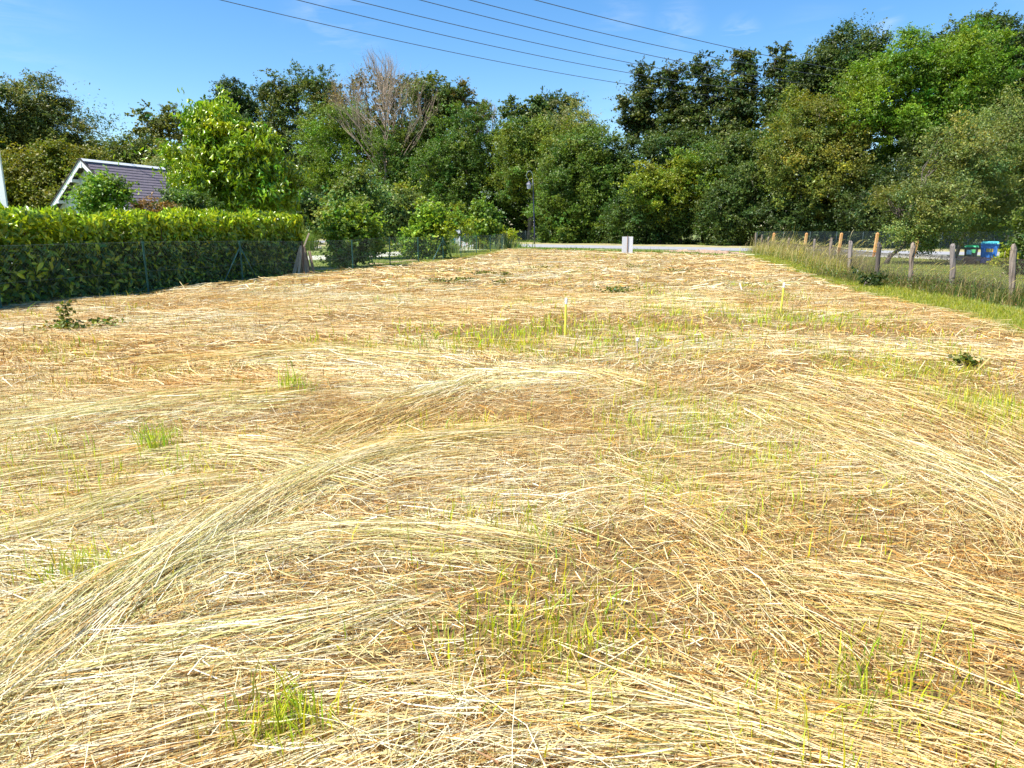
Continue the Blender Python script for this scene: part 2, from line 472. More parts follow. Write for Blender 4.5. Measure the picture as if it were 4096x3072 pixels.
# rows of raked stalks read off the photo: (centre line, half width, count, pile height, stalk length)
SW = [
    (swath([(-150, 1640), (60, 1480), (200, 1340), (420, 1215), (560, 1130), (720, 1040), (900, 985), (1100, 960)]), 0.20, 2000, 0.08, 0.5),
    (swath([(250, 1330), (450, 1225), (620, 1195), (900, 1190), (1150, 1215)]), 0.15, 1100, 0.05, 0.45),
    (swath([(-60, 1560), (150, 1500), (420, 1420), (700, 1380), (900, 1330)]), 0.14, 500, 0.04, 0.4),
    (swath([(700, 990), (860, 905), (1050, 830), (1250, 822), (1380, 850)]), 0.30, 1700, 0.06, 0.4),
    (swath([(-50, 1060), (180, 1030), (420, 1000), (620, 1010), (800, 1060)]), 0.35, 1400, 0.05, 0.45),
    (swath([(-50, 940), (250, 900), (500, 870), (640, 860)]), 0.4, 1200, 0.05, 0.5),
    (swath([(-80, 1210), (100, 1180), (300, 1100), (460, 1080)]), 0.22, 1300, 0.06, 0.45),
    (swath([(1280, 1010), (1420, 1080), (1560, 1180), (1680, 1300), (1900, 1450)]), 0.30, 1200, 0.03, 0.22),
    (swath([(1600, 880), (1800, 940), (2000, 1030), (2250, 1150), (2400, 1300)]), 0.40, 1700, 0.06, 0.4),
    (swath([(1750, 820), (1950, 870), (2150, 950), (2350, 1050)]), 0.5, 1500, 0.05, 0.4),
    (swath([(1250, 1560), (1500, 1580), (1700, 1640), (1850, 1700)]), 0.12, 600, 0.04, 0.4),
    (swath([(1750, 1300), (2000, 1330), (2300, 1420)]), 0.16, 500, 0.04, 0.4),
    (swath([(300, 800), (700, 770), (900, 790)]), 0.5, 1500, 0.06, 0.5),
    (swath([(1100, 660), (1400, 655), (1600, 660)]), 0.7, 1000, 0.06, 0.5),
]


def hgt(x, y):
    return 0.012 + 0.045 * vn(x, y, 1, 1.6) + 0.022 * vn(x, y, 2, 0.42) + 0.012 * vn(x, y, 3, 0.16)


def build_field_sheet():
    v = []; f = []
    ys = np.concatenate([np.arange(-4, 8, 0.12), np.arange(8, 20, 0.3), np.arange(20, 66, 0.8)])
    nx = 150
    for y in ys:
        xl = np.interp(y, LYx, LXx); xr = np.interp(y, RYx, RXx)
        for i in range(nx):
            x = xl + (xr - xl) * i / (nx - 1); v.append((x, y))
    v = np.array(v); fy = np.interp(v[:, 0], [p.x for p in far_pts], [p.y for p in far_pts])
    v[:, 1] = np.minimum(v[:, 1], fy)
    z = hgt(v[:, 0], v[:, 1]); V = np.column_stack([v, z])
    i = np.arange(len(ys) - 1)[:, None] * nx + np.arange(nx - 1)[None]
    Fq = np.stack([i, i + 1, i + nx + 1, i + nx], -1).reshape(-1, 4)
    tag(link('field', mesh_np('field', V, Fq, None, M_SOIL, True)), None, None, None, 'structure')


build_field_sheet()

# green patches: centre px, py (2212 view), half sizes in metres, amount
GP = [(1060, 735, 0.9, 1.0, 1.0), (1010, 720, 0.7, .5, .6), (1230, 730, 1.3, 1.2, 0.75), (1420, 640, .5, 3.0, .55), (1440, 680, .5, .8, 1), (1350, 740, 1.4, 1.0, .5), (1600, 690, .7, 1.6, .9),
      (1730, 695, 1.4, 1.0, 1.0), (1680, 650, .6, .8, .6), (340, 975, .12, .12, 1.6), (630, 845, .12, .12, 1.2), (1500, 950, .6, 1.3, .4), (1600, 1020, .5, .8, .45), (1950, 810, .8, 1.2, .45), (2130, 900, .5, .7, .5), (620, 1600, .12, .1, 1.6), (180, 1280, .2, .15, .5),
      (1900, 1580, .5, .3, .35), (1130, 1190, .5, .4, .3), (1600, 620, .8, 1.5, .4), (950, 590, 1.0, 1.0, .35), (1180, 1450, .4, .3, .3), (1420, 720, .6, 1.0, .7), (430, 1040, .4, .5, .25), (1340, 560, 2, 2, .25), (1500, 1060, .4, .6, .45), (1470, 900, .4, .8, .35)]
GPW = [(G(a * K, b * K), c, d, e) for a, b, c, d, e in GP]


def green(x, y):
    g = np.zeros_like(x)
    for p, sx, sy, a in GPW:
        g = np.maximum(g, a * np.exp(-((x - p.x) / sx) ** 2 - ((y - p.y) / sy) ** 2))
    return g * (0.5 + 1.2 * vn(x, y, 4, 0.35)) + 0.16 * (vn(x, y, 5, 0.9) > 0.72)


def flow(x, y, rng):
    n = len(x)
    th = 0.10 + 1.5 * (vn(x, y, 0, 3.4) - 0.5) + 0.9 * (vn(x, y, 7, 1.1) - 0.5)
    th = th - 0.30 * np.clip((x - 1) / 5, 0, 1)
    spread = 0.12 + 0.95 * vn(x, y, 3, 0.8) ** 2
    th = th + rng.normal(size=n) * spread
    wild = rng.rand(n) < 0.10; th[wild] = rng.rand(wild.sum()) * math.pi
    return th + math.pi * (rng.rand(n) < 0.5)


def ribbons(x, y, th, L, W, z0, nseg, bend, arch, roll, tilt):
    n = len(x); V = np.zeros((n, nseg + 1, 2, 3)); c, s = np.cos(th), np.sin(th)
    for i in range(nseg + 1):
        t = i / nseg - .5
        px = x + c * L * t - s * bend * L * t * t; py = y + s * L * t + c * bend * L * t * t
        pz = z0 + arch * (1 - 4 * t * t) + tilt * t * L
        w = W * (1 - 0.75 * (i / nseg) ** 2) * .5 if nseg > 1 else W * .5
        cr, sr = np.cos(roll), np.sin(roll)
        for j, sg in enumerate((-1, 1)):
            V[:, i, j, 0] = px - s * w * cr * sg; V[:, i, j, 1] = py + c * w * cr * sg; V[:, i, j, 2] = np.maximum(pz + w * sr * sg, 0.004)
    vp = (nseg + 1) * 2
    q = np.array([[2 * i, 2 * i + 1, 2 * i + 3, 2 * i + 2] for i in range(nseg)])
    f = (np.arange(n)[:, None, None] * vp + q[None]).reshape(-1, 4)
    return V.reshape(-1, 3), f, vp


PAL = np.array([(0.80, 0.70, 0.42), (0.72, 0.53, 0.22), (0.58, 0.34, 0.09), (0.62, 0.60, 0.28), (0.44, 0.45, 0.15), (0.24, 0.12, 0.04), (0.86, 0.82, 0.62)])


def straw_col(n, rng, w, x, y):
    w = np.asarray(w, float); w = w / w.sum()
    c = PAL[rng.choice(len(PAL), n, p=w)] * np.exp(rng.normal(0, 0.13, n))[:, None]
    o = vn(x, y, 2, 1.3)[:, None]
    c = c * (1 - 0.34 * o * np.array([[0.3, 0.8, 1.5]]))
    return np.clip(c, 0.01, 0.88)


def field_points(n, d0, d1, p, rng):
    u = rng.rand(n); e = 2 - p
    d = (d0 ** e + (d1 ** e - d0 ** e) * u) ** (1 / e)
    x = (rng.rand(n) * 2 - 1) * (0.80 * d + 1.3)
    k = in_field(x, d); return x[k], d[k]


def build_hay():
    rng = np.random.RandomState(11); Vs = []; Fs = []; Cs = []; off = 0

    def put(V, Fq, vp, C):
        nonlocal off
        Vs.append(V); Fs.append(Fq + off); Cs.append(np.repeat(C, vp, 0)); off += len(V)

    # loose long stalks, three rings of distance
    for n, d0, d1, p, w0, Lm, ns, amp, fl in [(60000, 1.1, 7, 0.85, 0.0029, .27, 3, .035, 1), (110000, 1.1, 7, 0.85, 0.0027, .085, 1, .040, 0),
                                           (60000, 6.5, 18, 0.9, 0.0060, .40, 2, .05, 1), (75000, 6.5, 18, 0.9, 0.0065, .16, 1, .055, 0),
                                           (48000, 17, 66, 1.1, 0.015, .60, 2, .08, 1), (60000, 17, 66, 1.1, 0.018, .28, 1, .09, 0)]:
        x, y = field_points(n, d0, d1, p, rng); m = len(x); pz = (vn(x, y, 5, 1.5) > 0.42) * (0.5 + 0.9 * vn(x, y, 4, .5))
        dens = (0.12 + 0.88 * pz if fl else 0.75 - .25 * pz) - 0.6 * np.clip(green(x, y), 0, 1)
        kk = rng.rand(m) < dens; x, y = x[kk], y[kk]; m = len(x)
        th = flow(x, y, rng)
        if not fl: r_ = rng.rand(m) < .65; th[r_] = rng.rand(r_.sum()) * 6.283
        L = Lm * np.exp(rng.normal(0, 0.45, m)); W = w0 * np.exp(rng.normal(0, 0.35, m))
        z0 = hgt(x, y) + amp * rng.rand(m) ** (1.3 if fl else 2.2) * (.5 + vn(x, y, 6, .9)) + 0.004
        V, Fq, vp = ribbons(x, y, th, L, W, z0, ns, rng.normal(0, 0.35, m), amp * .5 * rng.rand(m) * fl, rng.normal(0, .7, m), rng.normal(0, .06 if fl else .22, m))
        put(V, Fq, vp, straw_col(m, rng, ((30, 18, 8, 12, 5, 3, 30) if fl else ((18, 24, 24, 6, 3, 12, 16) if d0 < 15 else (28, 24, 16, 6, 2, 6, 24))), x, y))
    # raked rows
    for pts, hw, cnt, pile, Lm in SW:
        n = cnt; P = np.array([(p.x, p.y) for p in pts]); seg = np.linalg.norm(np.diff(P, axis=0), axis=1); cum = np.concatenate([[0], np.cumsum(seg)])
        cnt2 = int(cnt * 1.0)
        t = rng.rand(cnt2) * cum[-1]
        X = np.interp(t, cum, P[:, 0]); Yc = np.interp(t, cum, P[:, 1])
        e = 0.25; dx = np.interp(t + e, cum, P[:, 0]) - np.interp(t - e, cum, P[:, 0]); dy = np.interp(t + e, cum, P[:, 1]) - np.interp(t - e, cum, P[:, 1])
        th = np.arctan2(dy, dx); lat = rng.normal(0, hw, cnt2) * (0.6 + 0.8 * vn(t, t * 0, 1, 0.9))
        x = X - np.sin(th) * lat; y = Yc + np.cos(th) * lat; k = in_field(x, y) & (y > 0.9)
        x, y, th, lat = x[k], y[k], th[k], lat[k]; m = len(x)
        d = y; th = th + rng.normal(0, 0.17, m) + 0.5 * (vn(x, y, 6, .8) - .5)
        L = Lm * np.exp(rng.normal(0, .35, m)); W = np.maximum(0.0032, 0.0009 * d) * np.exp(rng.normal(0, .3, m))
        z0 = hgt(x, y) + pile * np.exp(-(lat / hw) ** 2) * rng.rand(m) ** .8 + 0.01
        V, Fq, vp = ribbons(x, y, th, L, W, z0, 3, rng.normal(0, .25, m), 0.02 * rng.rand(m), rng.normal(0, .6, m), rng.normal(0, .05, m))
        put(V, Fq, vp, straw_col(m, rng, (24, 14, 5, 26, 20, 3, 22), x, y))
    V = np.concatenate(Vs); Fq = np.concatenate(Fs); C = np.concatenate(Cs)
    tag(link('mown_hay', mesh_np('mown_hay', V, Fq, C, M_STRAW)), 'pale dry mown hay lying loose and in raked rows over the whole field', 'hay', None, 'stuff')
    a = len(Fq) * 2
    # standing stubble
    Vs.clear(); Fs.clear(); Cs.clear(); off = 0
    for n, d0, d1, p, w, h0 in [(70000, 1.1, 7, .85, .0034, .04), (60000, 6.5, 18, .9, .008, .05), (45000, 17, 62, 1.1, .022, .06)]:
        x, y = field_points(n, d0, d1, p, rng); m = len(x)
        hh = h0 * np.exp(rng.normal(0, .35, m)) * (0.6 + 0.8 * vn(x, y, 5, 1.5)); az = rng.rand(m) * 6.283; tl = rng.normal(0, .5, m)
        base = np.column_stack([x, y, hgt(x, y) - .004]); tip = base + np.column_stack([np.cos(az) * tl * hh, np.sin(az) * tl * hh, hh])
        a2 = rng.rand(m) * 3.14; wv = np.column_stack([np.cos(a2), np.sin(a2), a2 * 0]) * (w * np.exp(rng.normal(0, .25, m)))[:, None] * .5
        V = np.stack([base - wv, base + wv, tip + wv * .5, tip - wv * .5], 1).reshape(-1, 3)
        g = green(x, y); c = straw_col(m, rng, (8, 24, 36, 5, 4, 18, 4), x, y)
        c = c * np.where(rng.rand(m) < .5, 1, .8)[:, None]
        gm = rng.rand(m) < g * .6; c[gm] = np.array((.25, .34, .05)) * np.exp(rng.normal(0, .25, gm.sum()))[:, None]
        put(V, np.arange(m)[:, None] * 4 + np.arange(4)[None], 4, c)
    V = np.concatenate(Vs); Fq = np.concatenate(Fs); C = np.concatenate(Cs)
    tag(link('stubble', mesh_np('stubble', V, Fq, C, M_STRAW)), 'short orange brown cut stubble standing between the hay', 'stubble', None, 'stuff')
    return a + len(Fq) * 2


def blades(x, y, z, h, w, col, rng, lean=0.35, seg=3, windx=0.0):
    n = len(x); az = rng.rand(n) * 6.283; ln = np.abs(rng.normal(0, lean, n)); a2 = rng.rand(n) * 3.14
    lx_ = np.cos(az) * ln + windx; ly_ = np.sin(az) * ln
    wx, wy = np.cos(a2), np.sin(a2); V = np.zeros((n, seg + 1, 2, 3))
    for i in range(seg + 1):
        t = i / seg; ww = w * (1 - t ** 1.7) * .5 + 0.0006
        px = x + lx_ * h * t * t; py = y + ly_ * h * t * t; pz = z + h * t * (1 - 0.25 * (ln + abs(windx)) * t)
        for j, sg in enumerate((-1, 1)):
            V[:, i, j, 0] = px + wx * ww * sg; V[:, i, j, 1] = py + wy * ww * sg; V[:, i, j, 2] = pz
    q = np.array([[2 * i, 2 * i + 1, 2 * i + 3, 2 * i + 2] for i in range(seg)])
    vp = (seg + 1) * 2; f = (np.arange(n)[:, None, None] * vp + q[None]).reshape(-1, 4)
    return V.reshape(-1, 3), f, np.repeat(col, vp, 0)


def merge(parts):
    off = 0; V = []; Fq = []; C = []
    for v, f, c in parts:
        V.append(v); Fq.append(f + off); C.append(c); off += len(v)
    return np.concatenate(V), np.concatenate(Fq), np.concatenate(C)


def build_green():
    rng = np.random.RandomState(21); parts = []
    for n, d0, d1, p, w, h0 in [(110000, 1.2, 9, .8, .0045, .08), (150000, 8, 62, 1.0, .014, .11)]:
        x, y = field_points(n, d0, d1, p, rng); g = green(x, y); k = rng.rand(len(x)) < g * 1.3; x, y = x[k], y[k]; m = len(x)
        h = h0 * np.exp(rng.normal(0, .35, m)) * (.6 + .7 * vn(x, y, 4, .35)); c = rgb(m, (.38, .46, .035), rng, .2, .15)
        yel = rng.rand(m) < .3; c[yel] = np.array((.5, .46, .12)) * np.exp(rng.normal(0, .15, yel.sum()))[:, None]
        parts.append(blades(x, y, hgt(x, y), h, np.full(m, w * 1.25), c, rng, .45, 2))
    V, Fq, C = merge(parts)
    tag(link('green_regrowth', mesh_np('green_regrowth', V, Fq, C, M_BLADE)), 'lime green grass regrowing in patches through the middle of the hay', 'grass', None, 'stuff')
    # lawn strips that border the field and the lawn beyond the left fence
    parts = []
    for (edge, side, wd, n, hh) in [('L', -1, 0.95, 42000, .05), ('R', 1, 1.9, 80000, .065)]:
        t = rng.rand(n) ** 1.25; y = 8.5 + t * (64 - 8.5)
        if edge == 'L': xe = np.interp(y, LYx, LXx)
        else: y = 8.5 + t * (RYx[-1] + 2 - 8.5); xe = np.interp(y, RYx, RXx)
        x = xe + side * (rng.rand(n) * (wd + (.9 if edge == 'L' else 0.0)) - .18); w = np.maximum(.005, .0007 * y)
        c = rgb(n, (.235, .28, .03), rng, .25, .14); yel = rng.rand(n) < .28; c[yel] = (.48, .44, .13)
        parts.append(blades(x, y, np.zeros(n), hh * np.exp(rng.normal(0, .35, n)), w, c, rng, .5, 2))
    # field end along the road: taller green tufts
    n = 9000; t = rng.rand(n); xe = far_pts[0].x + t * (far_pts[-1].x - far_pts[0].x); yf = np.interp(xe, [p.x for p in far_pts], [p.y for p in far_pts])
    y = yf + rng.rand(n) * 3.2; k = rng.rand(n) < (.25 + .75 * (vn(xe, y, 1, 1.2) > .45)); xe, y = xe[k], y[k]; n = len(xe)
    parts.append(blades(xe, y, np.zeros(n), .14 * np.exp(rng.normal(0, .4, n)), np.full(n, .03), rgb(n, (.12, .21, .03), rng, .25, .12), rng, .5, 2))
    # far verge under the wood
    n = 9000; t = rng.rand(n); a = np.array(line_at(vv[1], vv[2], 0)); b = np.array(line_at(vv[1], vv[2], 1)); a, b = a + (a - b) * .9, b + (b - a) * .2
    x = a[0] + (b[0] - a[0]) * t + rng.normal(0, .8, n); y = a[1] + (b[1] - a[1]) * t + rng.normal(0, .8, n) + .6
    k = vn(x, y, 2, 2.2) > .42; x, y = x[k], y[k]; n = len(x)
    parts.append(blades(x, y, np.zeros(n), .2 * np.exp(rng.normal(0, .4, n)), np.full(n, .035), rgb(n, (.11, .18, .03), rng, .25, .14), rng, .5, 2))
    V, Fq, C = merge(parts)
    tag(link('border_grass', mesh_np('border_grass', V, Fq, C, M_BLADE)), 'short green grass edging the hay field along both fences and the road', 'grass', None, 'stuff')
    return 0


N_TRIS += build_hay()
build_green()

# ------------------------------------------------------------------ distant wooded hill (seen left of centre)
hv = []; hf = []
rngh = np.random.RandomState(3)
nxh, nyh = 40, 12
for j in range(nyh):
    for i in range(nxh):
        x = -420 + 360 * i / (nxh - 1); y = 230 + 130 * j / (nyh - 1)
        z = 33 * math.sin(math.pi * min(1, j / 8) / 2) * math.exp(-((x + 190) / 120) ** 2) - 0.3 + 1.5 * rngh.rand() * (j > 0)
        hv.append((x, y, z))
for j in range(nyh - 1):
    for i in range(nxh - 1):
        a = j * nxh + i; hf.append((a, a + 1, a + nxh + 1, a + nxh))
me = bpy.data.meshes.new('hill'); me.from_pydata(hv, [], hf); me.materials.append(mat_noise('hill_wood', (.03, .055, .015), (.07, .10, .03), .3, 0.9))
tag(link('hill', me), None, None, None, 'structure')
hp = np.array(hv)[rngh.randint(0, nxh * nyh, 900)] + rngh.normal(size=(900, 3)) * np.array([6, 6, .8]); hp = hp[hp[:, 2] > 3]
bl = [(Vector(p) + Vector((0, 0, 2.0)), 4.2, 3.4) for p in hp]
P, NN, cv, ch = blob_leaves(bl, rngh, 52000, 1.5)
V, Fq, vp = leaf_geo(P, NN, rngh.normal(size=(len(P), 3)), 1.1, .8)
tag(link('distant_woods', mesh_np('distant_woods', V, Fq, np.repeat(rgb(len(P), (.06, .105, .035), rngh, .2, .1, (cv, ch)), vp, 0), M_LEAF)), 'wooded hillside far off, low behind the cottage roof', 'woods', None, 'stuff')


# ------------------------------------------------------------------ the wood beyond the road
def RY(x, off=0.0): return road_y(x * K) + off


DK = (.045, .085, .02); MD = (.075, .14, .025); LM = (.14, .235, .022); DULL = (.10, .135, .035); OLV = (.10, .13, .045)
GB = 'trees standing beyond the road'
T = tree
# left side
T('broad feathery locust tree rising over the left end of the hedge, grey trunk inside', 88, [(85, 232, 48, 40), (30, 275, 55, 60), (110, 290, 60, 62), (165, 300, 42, 48), (50, 340, 60, 50), (140, 355, 55, 40), (75, 200, 30, 18)], (.095, .125, .04), group='trees behind the cottages', base=(60, 0), k=.85, leaf=.3, wid=.4, clump=1.3, flat=.45, seed=101, trunk=.4, bark=M_BARKG, name='locust_tree')
T('sliver of dark tree at the very left edge above the feathery locust', 84, [(-14, 215, 22, 34), (-25, 300, 40, 60)], DK, group='trees behind the cottages', k=.9, leaf=.3, seed=102, trunk=.3, clump=1.0)
T('wide yellow green hornbeam screen rising just left of the cottage gable', 58, [(40, 400, 62, 62), (110, 385, 60, 55), (170, 360, 45, 40), (60, 450, 70, 50), (150, 440, 70, 60), (215, 370, 28, 30)], (.13, .155, .018), group='trees behind the cottages', base=(90, 0), k=1.3, leaf=.2, wid=.55, clump=.8, flat=.4, seed=103, trunk=.3, name='hornbeam_tree')
T('dull green round tree right behind the cottage ridge, under the gap of sky', 100, [(205, 335, 36, 32), (245, 360, 40, 36)], DULL, group='trees behind the cottages', k=1, leaf=.3, seed=104, trunk=.3, clump=1.1)
T('rounded dark tree behind the cottage roof, left of the silvery shrub', 96, [(300, 340, 36, 34), (335, 325, 34, 28), (275, 375, 40, 40)], (.08, .12, .03), group='trees behind the cottages', k=1, leaf=.28, seed=105, trunk=.3, clump=1.0)
T('silvery green willow shrub beside the far end of the cottage ridge', 70, [(345, 360, 34, 32), (365, 400, 40, 40), (385, 350, 25, 30)], (.15, .2, .08), group='trees behind the cottages', name='willow_shrub', cat='shrub', k=1, leaf=.2, wid=.35, seed=106, trunk=.12, clump=.8)
T('thin airy tree with bare limbs and tufts of leaves against the sky above the cottage', 98, [(350, 262, 46, 30), (385, 290, 36, 36), (330, 285, 30, 22)], (.10, .13, .03), group='trees behind the cottages', base=(368, 0), k=.34, leaf=.36, clump=.7, shell=.86, seed=107, trunk=.34, twigs=14, bark=M_BARKG)
# wood, left to right: back row
T('tallest near black green oak left of centre with a ragged top', RY(510, 14), [(505, 215, 36, 38), (545, 235, 34, 40), (475, 245, 28, 34), (530, 290, 50, 50)], (.035, .07, .02), group=GB, name='oak_tree', k=1.2, leaf=.34, clump=1.0, seed=110, trunk=.5)
T('small leafy outlier tree on the left flank of the dark oak', RY(455, 10), [(455, 238, 22, 30), (440, 280, 30, 40), (430, 330, 30, 40)], MD, group=GB, k=.8, leaf=.32, clump=.8, seed=111, trunk=.3)
T('two headed green oak with a sky notch between its tops', RY(620, 12), [(590, 195, 26, 30), (635, 190, 27, 34), (610, 250, 44, 50), (600, 320, 45, 50)], (.075, .11, .028), group=GB, name='oak_tree', k=.95, leaf=.32, clump=.9, seed=112, trunk=.45)
T('upright rounded oak between the two headed oak and the grey leafless tree', RY(690, 12), [(690, 195, 28, 36), (700, 240, 38, 44), (680, 300, 38, 50)], (.08, .12, .03), group=GB, name='oak_tree', k=1, leaf=.32, clump=.9, seed=113, trunk=.4)
T('thin brownish birch with half bare crown beside the leafless treetop', RY(745, 10), [(745, 220, 30, 34), (750, 270, 34, 40)], (.15, .14, .06), group=GB, name='birch_tree', k=.45, leaf=.28, clump=.8, seed=114, trunk=.25, twigs=12, bark=M_BARKG)
T('leafy oak crown directly behind the leafless grey tree', RY(830, 16), [(790, 195, 26, 30), (850, 205, 40, 34), (885, 190, 26, 26), (840, 270, 60, 50), (820, 340, 60, 50)], (.10, .10, .03), group=GB, name='oak_tree', k=.42, leaf=.32, clump=.9, seed=115, trunk=.4)
T('broad oak to the right of the leafless tree, smoothly rounded top', RY(945, 12), [(935, 215, 42, 38), (975, 235, 34, 40), (940, 290, 56, 56), (900, 340, 50, 50)], (.08, .12, .03), group=GB, name='oak_tree', k=1.1, leaf=.32, clump=1.0, seed=116, trunk=.45)
T('small brown tinged tree with bare twigs poking above the hazel wall', RY(1000, 14), [(1000, 215, 18, 30), (1040, 250, 30, 28), (1010, 270, 30, 30)], (.13, .12, .05), group=GB, k=.5, leaf=.3, clump=.7, seed=117, trunk=.25, twigs=16, bark=M_BARKG)
T('row end alder with little dark tufts on top, left of the silver willow', RY(1120, 12), [(1105, 250, 22, 28), (1150, 245, 26, 30), (1130, 300, 50, 50)], (.07, .12, .03), group=GB, name='alder_tree', k=.8, leaf=.3, clump=.7, seed=118, trunk=.3)
T('dark tufted crown poking up just behind the silver willow top', RY(1200, 20), [(1195, 235, 24, 24), (1170, 240, 20, 20), (1225, 240, 20, 22), (1200, 280, 40, 40)], (.05, .085, .025), group=GB, k=.8, leaf=.32, clump=.75, seed=119, trunk=.3)
T('pale silver green willow dome against the sky near the centre gap', RY(1225, 10), [(1225, 265, 42, 38), (1255, 290, 30, 32), (1190, 290, 30, 30)], (.17, .215, .10), group=GB, name='willow_tree', k=1.1, leaf=.26, wid=.35, clump=.9, seed=120, trunk=.35)
# bare tree (leafless)
def bare(label, Y, bx, top, w, seed, depth=5, name='bare_tree', spread=.5, r=.28, m=None, tk=.05):
    rng = np.random.RandomState(seed); p = at(bx * K, 960, Y); root = empty(name, (p.x, Y, 0)); tag(root, label, 'tree', GB)
    h = at(bx * K, top * K, Y).z; mb = MB()
    limb(mb, (0, 0, 0), (0.3, 0, h * .86), r, r * .16, rng, 9, .015, 7)
    tw = MB()
    for i in range(34):
        t = .34 + .56 * i / 34; a = rng.rand() * 6.283
        fork(tw, (0.3 * t, 0, h * t * .98), (math.cos(a), math.sin(a), .75 + t * .7), w * (1.15 - t) * .62, tk, depth - 2, rng, spread, 3, .22)
    mb.build('trunk', m or M_TWIG, root, smooth=True); o = tw.build('branches', m or M_TWIG, root); o['kind'] = 'stuff'
    return root
bare('tall leafless dead tree with a fan of brown twigs, highest of the left wood', RY(838, 1), 838, 122, 13, 131, 5, tk=.075)
bare('short dead treetop of bare twigs right of the broad oak', RY(1010, 15), 1035, 188, 6, 132, 4, r=.18, m=M_BARKG)
bare('smaller dead treetop of bare twigs nearest the sky gap', RY(1060, 15), 1062, 195, 6, 133, 4, r=.16, m=M_BARKG)
# centre right back row
for (lab, x, blobs, sd) in [
    ('tall dark alder with ragged top left of the group, sky holes in its crown', 1400, [(1393, 175, 24, 26), (1375, 225, 40, 36), (1410, 270, 44, 44), (1360, 270, 30, 24)], 141),
    ('alder with two tufts of leaves between the leftmost and the spired alders', 1450, [(1448, 180, 30, 32), (1470, 235, 40, 40), (1450, 290, 44, 40)], 142),
    ('alder with a narrow spire just left of the pair of spires', 1520, [(1520, 160, 26, 36), (1530, 215, 38, 40), (1515, 280, 44, 46)], 143),
    ('alder forming the left spire of the tall pair of spires', 1610, [(1608, 142, 20, 28), (1605, 190, 36, 40), (1590, 250, 42, 46), (1580, 310, 44, 46)], 144),
    ('alder forming the right spire of the tall pair of spires', 1680, [(1680, 138, 18, 28), (1682, 190, 26, 40), (1670, 250, 40, 46)], 145)]:
    T(lab, RY(x, 15), blobs, (.055, .085, .025), group='alders with open crowns', name='alder_tree', base=(x, 0), k=.88, leaf=.27, clump=.62, shell=.62, seed=sd, trunk=.3, twigs=5)
T('tall dense oak rising behind the pale linden, crown of fine dark leaves', RY(1775, 14), [(1760, 150, 44, 36), (1800, 120, 40, 34), (1740, 190, 44, 40), (1860, 110, 40, 40), (1720, 240, 50, 40), (1800, 190, 60, 50), (1850, 170, 50, 50)], (.05, .085, .025), group=GB, name='oak_tree', k=1.1, leaf=.22, clump=.8, seed=146, trunk=.5)
T('dark oak at the top right corner behind the bright feathery locust', RY(2150, 12), [(2180, 100, 40, 50), (2130, 110, 44, 50), (2205, 200, 70, 80), (2110, 170, 60, 70), (2060, 130, 60, 50), (2230, 110, 40, 50)], (.05, .085, .03), group=GB, name='oak_tree', k=1.1, leaf=.22, clump=.8, seed=147, trunk=.5)
T('small lime green maple poking up between the spired alders and the dense oak', RY(1705, 8), [(1708, 240, 26, 32), (1700, 280, 28, 30)], (.13, .2, .03), group=GB, name='maple_tree', k=1, leaf=.2, clump=.7, seed=148, trunk=.2)
# middle / front row
T('spreading lime green locust standing in front of the leafless tree', RY(740, 3), [(735, 268, 48, 36), (700, 300, 50, 36), (775, 300, 52, 40), (740, 345, 75, 40), (690, 395, 60, 34), (775, 250, 26, 22)], (.10, .18, .015), group=GB, name='locust_tree', base=(790, 0), k=.85, leaf=.26, wid=.4, clump=1.1, flat=.35, seed=151, trunk=.35, shell=.55)
T('dark shaded tree filling the gap below the two headed oak', RY(600, 6), [(590, 370, 60, 60), (640, 400, 50, 60), (540, 420, 60, 60)], DK, group=GB, k=.9, leaf=.28, clump=1.0, seed=152, trunk=.4)
T('leafy hazel to the right of the lime green locust', RY(860, 4), [(860, 330, 45, 60), (900, 390, 50, 60), (850, 420, 60, 60)], MD, group=GB, name='hazel_tree', k=1.1, leaf=.22, clump=.8, seed=153, trunk=.25)
T('big rounded hornbeam forming a green dome left of the street lamp', RY(1010, 3), [(1010, 300, 66, 58), (960, 360, 60, 60), (1060, 350, 60, 66), (1000, 430, 80, 66), (1080, 440, 50, 70)], (.065, .125, .02), group=GB, name='hornbeam_tree', k=1.25, leaf=.19, clump=.75, seed=154, trunk=.4)
T('light green hornbeam directly above the street lamp', RY(1130, 4), [(1130, 310, 50, 50), (1180, 330, 45, 60), (1110, 380, 44, 50), (1150, 360, 50, 50)], (.11, .17, .025), group=GB, name='hornbeam_tree', k=1.2, leaf=.19, clump=.75, seed=155, trunk=.35)
T('tall rounded ash filling the skyline right below the willow dome', RY(1250, 3), [(1250, 330, 60, 55), (1300, 330, 42, 50), (1215, 360, 50, 60), (1290, 390, 60, 50)], (.09, .15, .03), group=GB, name='ash_tree', k=1.25, leaf=.19, clump=.75, seed=156, trunk=.35)
T('dense hazel wall just right of the street lamp, leaves down to the verge', RY(1250, .8), [(1220, 400, 62, 60), (1290, 400, 60, 66), (1210, 470, 62, 58), (1290, 475, 66, 56), (1345, 440, 40, 60)], (.075, .14, .02), group='hedge trees along the road', name='hazel_tree', k=1.5, leaf=.17, clump=.6, seed=157, trunk=.25)
T('dark ivy green tree in the middle of the back row below the alders', RY(1400, 8), [(1370, 350, 50, 46), (1440, 340, 60, 46), (1500, 350, 60, 50)], (.05, .09, .025), group=GB, k=1, leaf=.2, clump=.7, seed=158, trunk=.3)
